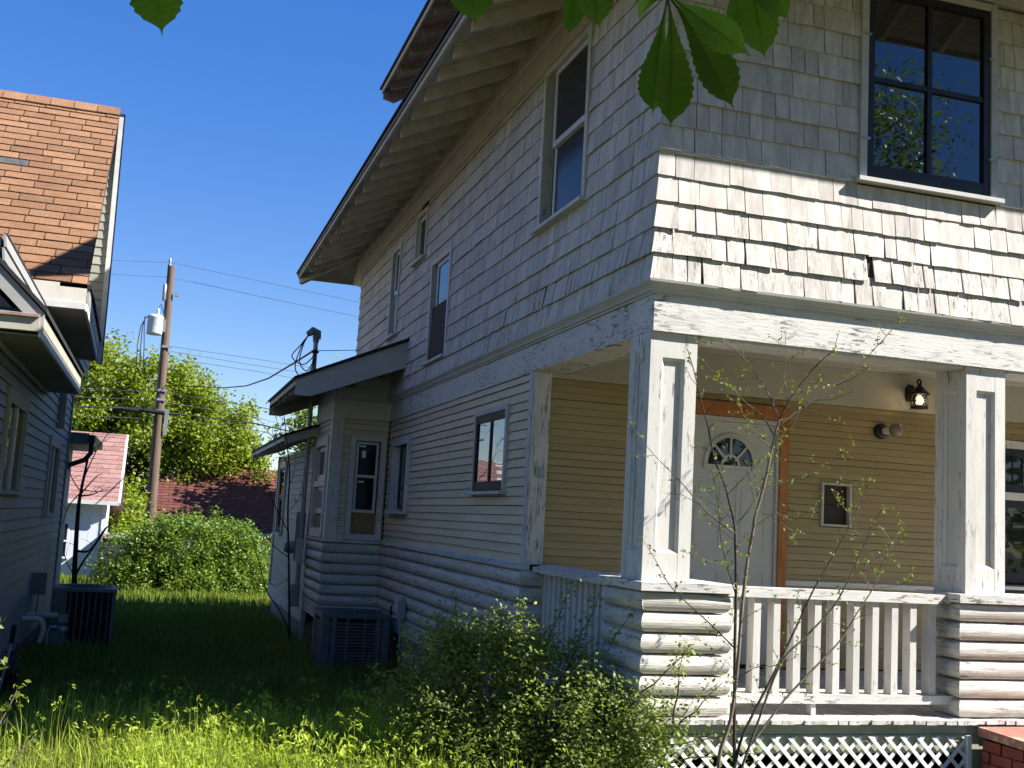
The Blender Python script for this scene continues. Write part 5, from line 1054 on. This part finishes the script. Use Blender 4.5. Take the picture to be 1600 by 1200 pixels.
for x_ in (-4.5, -3.75): 
    mb = MB(); mb.tube([(x_, 29.6+(.1 if x_ > -4 else 0), 4.60), (x_+.75, 29.6+(.1 if x_ > -4 else 0), 4.56)], [.07, .07], 8); tag(mb.build('splice_case', MT['wire']), 'black splice case on the cable farther from the pole' if x_ < -4 else 'black splice case on the cable close to the pole', 'splice case', None)
# ---------------------------------------------------------------- vegetation
def cloud(ells, nclump, per, spread, shell=.55):
    vol = np.array([a*b*c for _, _, _, a, b, c in ells]); w = vol**.67; w /= w.sum()
    pick = rng.choice(len(ells), nclump, p=w); E = np.array(ells)[pick]
    v = rng.normal(size=(nclump, 3)); v /= np.linalg.norm(v, axis=1)[:, None]; r = (shell + (1-shell)*rng.random(nclump))**.8
    Cc = E[:, :3] + v*r[:, None]*E[:, 3:]
    per_n = np.maximum(4, (per*(.5+rng.random(nclump))).astype(int))
    idx = np.repeat(np.arange(nclump), per_n); P = Cc[idx] + rng.normal(size=(len(idx), 3))*spread*(.7+.6*rng.random(len(idx)))[:, None]
    return Cc, P
def limb(mb, a, b, ra, rb, n=6, wob=.06, seed=None):
    a, b = Vector(a), Vector(b); L = (b-a).length; pts = []
    for i in range(n+1):
        t = i/n; p = a.lerp(b, t); k = math.sin(math.pi*t)*wob*L
        pts.append(p + Vector((random.uniform(-1, 1), random.uniform(-1, 1), random.uniform(-.3, 1)))*k*.5)
    mb.tube(pts, [ra + (rb-ra)*i/n for i in range(n+1)], 7); return pts
# big maple behind the pole
tr = thing('maple_tree', 'large fresh green tree rising behind the utility pole', 'tree', (-2.4, 40, -.2))
ells = [(-5.5, 40.5, 5.7, 2.0, 2, 2.5), (-3.2, 40, 5.4, 2.2, 2.2, 2.4), (-1.0, 40, 4.5, 1.7, 2, 2.0), (-3, 40.4, 3.2, 4.2, 2.0, 1.7), (.2, 39.6, 3.4, 1.1, 1.3, 1.5), (-6.6, 40.5, 4.2, 1.4, 1.6, 2.0)]
Cc, P = cloud(ells, 560, 125, .26, .35)
leaves('crown', P, .10+.08*rng.random(len(P)), MT['leaf_tree'], tr, up=.35, aspect=.8, fold=.25)
mb = MB(); limb(mb, (-2.4, 40.4, -.3), (-2.6, 40.4, 2.6), .24, .19)
for k in range(16):
    c = Cc[rng.integers(len(Cc))]; j = limb(mb, (-2.6+random.uniform(-.1, .1), 40.4, 1.4+random.random()*1.2), tuple(c), .09, .02, 6, .12)
    for q in range(2):
        c2 = Cc[np.argsort(((Cc-np.array(j[4]))**2).sum(1))[rng.integers(2, 12)]]; limb(mb, j[3], tuple(c2), .035, .012, 4, .1)
limb(mb, (-4.4, 40.2, -.2), (-4.6, 40.3, 4.5), .14, .06); limb(mb, (-3.6, 40.2, -.2), (-3.9, 40.2, 3.6), .10, .05)
mb.build('trunk', MT['darkbark'], tr)
t2 = thing('small_tree', 'small bright green tree between the shed and the utility pole', 'tree', (-4.1, 27, -.2))
_, P = cloud([(-4.05, 27, 1.45, .75, .6, .8), (-3.5, 27.2, .9, .5, .5, .7)], 60, 40, .13); leaves('crown', P, .13, MT['leaf_tree'], t2, aspect=.8)
mb = MB(); limb(mb, (-4.0, 27, -.3), (-4.05, 27, 1.3), .05, .02); mb.build('trunk', MT['darkbark'], t2)
# dark hedge behind the red roofed garage and the shed
hd = thing('hedge', 'dark green hedge growing between the shed and the garage', 'hedge', (-4, 34, -.2))
_, P = cloud([(-4.8, 34, .7, 1.9, .8, 1.3), (-7, 33, 1, 1.6, 1, 1.6)], 140, 50, .22); leaves('foliage', P, .15, MT['leaf_bush'], hd, aspect=.6)
mb = MB(); [limb(mb, (x_, 34, -.3), (x_+.1, 34, .9), .03, .015) for x_ in (-6, -5.2, -4.4, -3.6)]; mb.build('stems', MT['darkbark'], hd)
# large bush
bu = thing('bush', 'large rounded light green bush at the end of the lawn', 'bush', (-2.3, 20.3, -.2))
ells = [(-2.2, 20.3, .60, 1.35, 1.05, 1.12), (-1.3, 20.2, .50, .95, .9, 1.02), (-3.35, 20.2, .32, .88, .8, .92), (-.45, 20.4, .1, .65, .6, .75), (-2.8, 20, .9, .5, .5, .6), (-2.2, 19.8, .1, 1.9, .8, .5)]
Cc, P = cloud(ells, 1100, 44, .085, .5)
P = P[P[:, 2] > -.25]; leaves('foliage', P, .055+.035*rng.random(len(P)), MT['leaf_bush'], bu, up=.5, aspect=.62)
mb = MB()
for k in range(22):
    c = Cc[rng.integers(len(Cc))]; limb(mb, (-2.2+random.uniform(-.5, .5), 20.3+random.uniform(-.3, .3), -.3), tuple(c), .022, .006, 5, .1)
mb.build('stems', MT['darkbark'], bu)
b2 = thing('bush', 'smaller dark bush in the gap between the white house wing and the large bush', 'bush', (.2, 22, -.2))
_, P = cloud([(.1, 22.0, .2, .8, .6, .85), (.9, 22.5, .3, .7, .6, .9)], 110, 40, .11); leaves('foliage', P, .075, MT['leaf_shrub'], b2)
mb = MB(); [limb(mb, (x_, 22.2, -.3), (x_+.1, 22.2, .6), .02, .01) for x_ in (0, .3, .6)]; mb.build('stems', MT['darkbark'], b2)
# front shrub with fine leaves
fs = thing('shrub', 'dense dark green small leaved shrub in front of the log wall and left pedestal', 'shrub', (-.6, .6, 0))
ells = [(-.98, 1.0, .66, .32, .3, .42), (-.72, .85, .66, .38, .35, .46), (-.42, .5, .58, .44, .4, .46), (-.98, .75, .35, .45, .35, .35), (-.2, .05, .48, .30, .32, .38), (-.06, -.25, .50, .16, .18, .28), (-.75, .45, .28, .42, .35, .30), (-.32, -.2, .22, .30, .3, .28), (-1.2, 1.1, .52, .22, .2, .12), (-.55, .85, .85, .2, .2, .2), (-1.0, .9, .92, .12, .12, .22)]
Cc, P = cloud(ells, 1150, 36, .058, .5)
sprouts = [((-.45, .75, .7), (-.27, .6, 1.34)), ((-.9, 1.0, .7), (-.97, 1.0, 1.22)), ((-.3, .3, .7), (-.02, .1, 1.22)), ((-.6, .9, .8), (-.50, .9, 1.2)), ((-.1, .0, .6), (.18, -.3, 1.02)), ((.05, -.3, .5), (.36, -.42, .86)), ((-1.1, 1.1, .5), (-1.48, 1.15, .66)), ((-.1, -.2, .4), (.42, -.45, .56)), ((-.85, .6, .4), (-1.25, .5, .62)), ((-.75, .95, .8), (-.70, .95, 1.16)), ((-.3, .5, .8), (-.12, .45, 1.3)), ((.1, -.3, .6), (.12, -.38, 1.08)), ((-.1, -.1, .3), (.55, -.5, .46)), ((-1.15, 1.0, .5), (-1.3, 1.0, .95))]
mb = MB(); Q = [P]
for a, b_ in sprouts:
    pts = limb(mb, a, b_, .007, .002, 6, .08)
    for p in pts[1:]:
        k = random.randint(12, 24); Q.append(np.array(p) + rng.normal(size=(k, 3))*.034)
for k in range(36):
    c = Cc[rng.integers(len(Cc))]; limb(mb, (-.5+random.uniform(-.45, .4), .45+random.uniform(-.35, .4), -.05), tuple(c), .010, .003, 5, .1)
mb.build('stems', MT['bark'], fs); P = np.concatenate(Q); P = P[P[:, 2] > .0]
leaves('foliage', P, .020+.024*rng.random(len(P)), MT['leaf_shrub'], fs, up=.5, aspect=.55)
# young shrub at the left edge
ls = thing('young_shrub', 'young shrub with bright new leaves poking in at the lower left edge', 'shrub', (-3.72, -1.5, 0))
mb = MB(); Q = []
for a, b_ in (((-3.75, -1.5, 0), (-3.60, -1.5, 1.24)), ((-3.74, -1.5, .4), (-3.50, -1.5, .96)), ((-3.74, -1.5, .3), (-3.42, -1.5, .76)), ((-3.76, -1.5, .3), (-3.9, -1.4, 1.1)), ((-3.74, -1.5, .2), (-3.50, -1.55, .68)), ((-3.72, -1.5, .6), (-3.58, -1.52, 1.05))):
    pts = limb(mb, a, b_, .008, .002, 7, .06)
    for p in pts[4:]: Q.append(np.array(p) + rng.normal(size=(7, 3))*.018)
mb.build('stems', MT['tanbark'], ls); P = np.concatenate(Q); leaves('foliage', P, .026+.014*rng.random(len(P)), MT['leaf_bud'], ls, up=.2, aspect=.55)
# saplings traced as branching stems
sp = thing('sapling', 'leggy many stemmed sapling with tiny new leaves in front of the porch railing', 'sapling', (.3, -.72, 0))
Q = []
for i, (pts, ra, rb) in enumerate(SAP):
    L = smooth_line(pts); n = len(L); mb = MB()
    mb.tube(L, [.82*(ra + (rb-ra)*k/(n-1)) for k in range(n)], 6)
    acc = 0; nxt = .05
    for k in range(1, n):
        acc += (L[k]-L[k-1]).length; r_here = ra + (rb-ra)*k/(n-1)
        if acc > nxt and k > n*.12 and L[k].z > .75:
            acc = 0; nxt = random.uniform(.018, .05); t = (L[k]-L[k-1]).normalized()
            side = Vector((random.uniform(-1, 1), random.uniform(-.8, .8), random.uniform(-.5, .7))); side = (side - t*side.dot(t)).normalized()
            ln = random.choice((.012, .02, .03, .06, .12, .24 if r_here > .004 else .07)); tip = L[k] + (side*.8 + t*.6).normalized()*ln
            if ln > .04:
                m_ = L[k].lerp(tip, .5) + Vector((0, 0, random.uniform(-.01, .01)*ln*10)); mb.tube([L[k], m_, tip], [.0022, .0018, .0012], 4)
                for f in (.45, .75): Q.append(np.array(L[k].lerp(tip, f)) + rng.normal(size=(random.randint(1, 3), 3))*.009)
            if random.random() < .8: Q.append(np.array(tip) + rng.normal(size=(random.randint(2, 5), 3))*.011)
    Q.append(np.array(L[-1]) + rng.normal(size=(5, 3))*.012)
    mb.build('trunk' if i < 2 else 'branch', MT['tanbark'] if i == 1 else MT['bark' if i % 3 else 'darkbark'], sp)
P = np.concatenate(Q); leaves('foliage', P, .016+.014*rng.random(len(P)), MT['leaf_bud'], sp, up=.1, aspect=.5)
for data, label, bark, loc in ((SAP2, 'bare dark sapling growing against the rear wing of the white house', 'darkbark', (-1.05, 9.9, -.2)), (SAP3, 'bare pruned young tree standing behind the ribbed air conditioner', 'darkbark', (-4.3, 11.5, -.2))):
    t = thing('bare_sapling', label, 'sapling', loc)
    for i, (pts, ra, rb) in enumerate(data):
        pts = [(p[0], p[1] + (random.uniform(-.12, .12) if k else 0), p[2]) for k, p in enumerate(pts)]
        if i == 0: pts = [(pts[0][0], pts[0][1], -.3)] + pts
        L = smooth_line(pts); n = len(L); mb = MB(); mb.tube(L, [ra + (rb-ra)*k/(n-1) for k in range(n)], 6)
        for k in range(3, n, 2):
            if random.random() < .6:
                d = Vector((random.uniform(-1, 1), random.uniform(-1, 1), random.uniform(0, 1.2))).normalized()*random.uniform(.06, .28); mb.tube([L[k], L[k]+d*.5+Vector((0, 0, .02)), L[k]+d], [.005, .004, .002], 4)
        mb.build('trunk' if i == 0 else 'branch', MT[bark], t)
# chestnut branch over the camera
cb = thing('chestnut_tree', 'chestnut tree whose big toothed leaves hang in at the top of the view', 'tree', (-6.2, -5.2, 0))
mb = MB(); mb.tube(smooth_line([(-6.2, -5.2, -.1), (-6.25, -5.15, 2.2), (-6.1, -5.1, 4.6), (-5.9, -5.0, 7.5)]), .0+.17, 10)
limb(mb, (-6.1, -5.1, 4.4), (.6, -6.8, 5.6), .10, .03, 8, .03); limb(mb, (-3, -5.7, 4.9), (-1.2, -6.6, 6.0), .04, .015, 5, .05); limb(mb, (-5.9, -5.0, 6.2), (2.6, -8.0, 7.6), .09, .03, 8, .05); limb(mb, (-5.9, -5.0, 6.4), (-3.2, -9.6, 7.6), .08, .03, 8, .05)
_, P = cloud([(.3, -6.7, 5.4, 1.5, 1.2, .8), (-1.6, -6.3, 5.6, 1.2, 1, .7), (-5.8, -5.2, 7.6, 2.0, 2.0, 1.5), (-4.2, -8.2, 7.2, 3.6, 3, 1.8), (.8, -7.6, 7.4, 3.2, 3, 1.6), (-1.6, -5.4, 6.8, 2.8, 1.5, 1.0)], 620, 36, .26); leaves('crown', P, .26, MT['chest'], cb, up=.6, aspect=.5)  # crown out of view, spread wide to shade the hanging leaves and front wall
mb.build('trunk', MT['bark'], cb)
BR = [(-6.15, -5.15, 3.4), (-5.5, -4.4, 4.3)] + CHB
L = smooth_line(BR); n = len(L)
mb = MB(); mb.tube(L, [.05 + (.008-.05)*min(1, k/(n-1)*1.3) if k < n/1.3 else .008 for k in range(n)], 8); br = mb.build('branch', MT['bark'], cb)
def leaflet(parent, base, tip, wf):
    base, tip = Vector(base), Vector(tip); ax = tip-base; Ln = ax.length; t = ax.normalized()
    view = (CAM - (base+tip)/2).normalized(); nrm = (view + Vector((random.uniform(-.35, .35), random.uniform(-.35, .35), .25))).normalized(); nrm = (nrm - t*nrm.dot(t)).normalized(); s = t.cross(nrm)
    vs, fs = [], []; M = 34
    for i in range(M+1):
        q = i/M; prof = (math.sin(math.pi*min(1, q**1.75*1.02))**.8 if q < .86 else 0)
        q2 = q
        q2 = q/.93; w_ = math.sin(math.pi*(q2**2.25))**.85 if 0 < q2 < 1 else 0
        if q > .82: w_ = max(w_, .16*(1-q)/.18)
        w_ = w_*wf*Ln*.5*.88
        tooth = (1 + (.07 if i % 2 else -.05)) if q > .2 else 1
        curl = -.10*Ln*q*q
        c = base + t*Ln*q + nrm*(curl + .03*Ln*math.sin(q*5))
        for j, f in enumerate((-1, -.5, 0, .5, 1)):
            ff = f*(tooth if abs(f) == 1 else 1); rib = (.0045*Ln if i % 2 else 0)*abs(f) 
            vs.append(c + s*w_*ff + nrm*(abs(f)*w_*.42 + rib) + t*(abs(f)*w_*.25))
    for i in range(M):
        for j in range(4): a = i*5+j; fs.append((a, a+1, a+6, a+5))
    m_ = MB(); m_.add(vs, fs, random.random(), False); m_.tube([base.lerp(tip, k/6) + nrm*(-.10*Ln*(k/6)**2 + .03*Ln*math.sin(k/6*5)-.0008) for k in range(6)], [.0016, .0014, .0012, .001, .0008, .0005], 5, .1)
    m_.build('leaflet', MT['chest_near'], parent, recalc=False)
for hub, ls_ in CHEST:
    hubv = Vector(hub); j = min(L, key=lambda p: (p-hubv).length)
    mb = MB(); mb.tube([j, j.lerp(hubv, .5)+Vector((0, 0, .02)), hubv], [.004, .003, .0028], 6); lf = mb.build('leaf', MT['leaf_bud'], cb)
    for tip, wf in ls_: leaflet(lf, hub, tip, wf)
# unseen trees: red roof's shade tree, sky-blocking row, tree mirrored in the window
yt = thing('yard_tree', 'tree behind the white house whose crown dapples the dark red roof', 'tree', (5.2, 33.5, -.2))
_, P = cloud([(5.0, 33.8, 5.2, 2.6, 2.0, 2.0), (3.6, 35.2, 4.6, 1.7, 1.4, 1.3), (7.2, 33, 6, 2.2, 2, 2), (2.6, 36.2, 4.6, 1.6, 1.2, 1.1)], 240, 48, .3); leaves('crown', P, .24, MT['leaf_tree'], yt, aspect=.7)
mb = MB(); limb(mb, (5.2, 33.5, -.3), (5.3, 33.6, 4), .2, .12); [limb(mb, (5.3, 33.6, 3), (5.3+2.2*math.cos(k), 33.6+1.5*math.sin(k), 5.4), .07, .02) for k in range(5)]; mb.build('trunk', MT['darkbark'], yt)
sr = [(x_, -24+random.uniform(-2, 2), 4.2+random.uniform(-.6, .9), 3.2, 2.4, 4.2) for x_ in range(-34, 40, 5)]
_, P = cloud(sr, 420, 34, .5); o = leaves('occluder_tree_row', P, .42, MT['leaf_bush'], None, 'stuff', up=.3, aspect=.6)  # unseen row added behind the camera to block low sky light
rt_ = thing('street_tree', 'tall tree in the front yard that is mirrored in the front window panes', 'tree', (8.2, -12.5, 0))
_, P = cloud([(8.0, -12.2, 8.0, 2.6, 2.4, 2.6), (9.8, -13, 9.5, 2.4, 2.2, 2.2), (7.0, -13.5, 10, 2.2, 2, 2.2), (9.2, -12.5, 6.4, 2.2, 2, 1.4)], 300, 70, .34); leaves('crown', P, .15, MT['leaf_bush'], rt_, aspect=.5)
mb = MB(); limb(mb, (8.4, -12.5, 0), (8.6, -12.5, 6.5), .28, .2); [limb(mb, (8.5, -12.5, 4.5+k*.4), (8.6+3*math.cos(k*1.3), -12.5+2*math.sin(k*1.3), 8.3+.3*k), .12, .03, 6, .12) for k in range(7)]; mb.build('trunk', MT['darkbark'], rt_)
# ---------------------------------------------------------------- grass
def field(n, x0, x1, y0, y1, pw=1.0):
    y = y0 + (y1-y0)*rng.random(n)**pw; x = x0 + (x1-x0)*rng.random(n); return x, y
def keep(x, y):
    inside = (x > -.02) & (y > -.02) & (y < 16)
    inside |= (x > -.85) & (y > 10.4) & (y < 15.7); inside |= (x < -4.35) & (y > 3.3) & (y < 12.3)
    inside |= (x > -1.0) & (x < -.1) & (y > 7.1) & (y < 8.0); inside |= (x > -4.2) & (x < -3.38) & (y > 8.95) & (y < 9.8)
    inside |= (x > -4.2) & (x < -3.8) & (y > 2.85) & (y < 3.3)
    return ~inside
def clumpy(x, y, s=1.0):
    return .5 + .5*np.sin(x*2.1*s+1.3*np.sin(y*1.7*s))*np.sin(y*1.5*s+1.1*np.cos(x*2.7*s))
x, y = field(52000, -4.6, .1, .2, 14, 1.25); k = keep(x, y); x, y = x[k], y[k]
cl = clumpy(x, y); P = np.stack([x, y, ground_z(x, y)], 1)
blades('grass', P, (.13+.17*rng.random(len(x)))*(.65+.7*cl), .009, MT['grass'], 1.1)
x, y = field(16000, -5.5, 2.5, 14, 24); k = keep(x, y); x, y = x[k], y[k]
P = np.stack([x, y, ground_z(x, y)], 1); blades('grass', P, (.10+.18*rng.random(len(x)))*(.7+.6*clumpy(x, y)), .016, MT['backgrass'], 1.0)
x, y = field(2600, -4.4, -.3, .0, 7, 1.3); k = keep(x, y); x, y = x[k], y[k]
P = np.stack([x, y, ground_z(x, y)], 1); blades('dry_grass', P, .10+.28*rng.random(len(x)), .006, MT['dry'], 1.3)
# tall seed head grass in the sun near the camera
x, y = field(13000, -3.9, -.2, -.6, 2.6); cl = clumpy(x+3, y, 1.4)
k = (rng.random(len(x)) < .35+.65*cl) & keep(x, y) & ~((x > -1.2) & (y < 1.4) & (x+.4*y > -1.0)) & ((x > -3.0) | (rng.random(len(x)) < .35)); x, y, cl = x[k], y[k], cl[k]
P = np.stack([x, y, ground_z(x, y)], 1); blades('grass', P, (.22+.26*rng.random(len(x)))*(.65+.5*cl), .008, MT['weed'], .9)
k = rng.random(len(x)) < .07; xs_, ys_ = x[k], y[k]; P = np.stack([xs_, ys_, ground_z(xs_, ys_)], 1)
o, tips = blades('seedhead_grass', P, .34+.26*rng.random(len(xs_)), .004, MT['weed'], .75)
m_ = len(tips); tt = np.repeat(tips, 9, 0); q = rng.random(len(tt)); dirs = np.repeat(np.stack([np.cos(rng.random(m_)*6.28), np.sin(rng.random(m_)*6.28), np.full(m_, -.5)], 1), 9, 0)
H = tt + dirs*(q*.07)[:, None] + rng.normal(size=(len(tt), 3))*.007; leaves('seed_heads', H, .020+.014*rng.random(len(H)), MT['weed'], None, 'stuff', up=.1, aspect=.28, lean=dirs)
# leafy weeds in clumps
cx_, cy_ = field(260, -3.1, -.9, -.4, 2.1); idx = np.repeat(np.arange(260), 34); hh = (.18+.24*rng.random(260))[idx]; q = rng.random(len(idx))**.7
W_ = np.stack([cx_[idx] + rng.normal(size=len(idx))*.05*(.4+q), cy_[idx] + rng.normal(size=len(idx))*.05*(.4+q), ground_z(cx_[idx], cy_[idx]) + hh*q], 1)
kk = keep(W_[:, 0], W_[:, 1]); W_ = W_[kk]; leaves('leafy_weeds', W_, .035+.03*rng.random(len(W_)), MT['weed'], None, 'stuff', up=.1, aspect=.34, lean=np.array([0, 0, .9]))
x, y = field(9000, -6, 6, -7.5, -.3); k = ~((x > -.1) & (y > -.2)) & ~((x > 2.4) & (x < 3.5) & (y > -1.3)) & ((x+3.03)**2 + (y+6.7)**2 > 1.5); x, y = x[k], y[k]
P = np.stack([x, y, ground_z(x, y)], 1); blades('grass', P, .06+.10*rng.random(len(x)), .010, MT['grass'], 1.0)
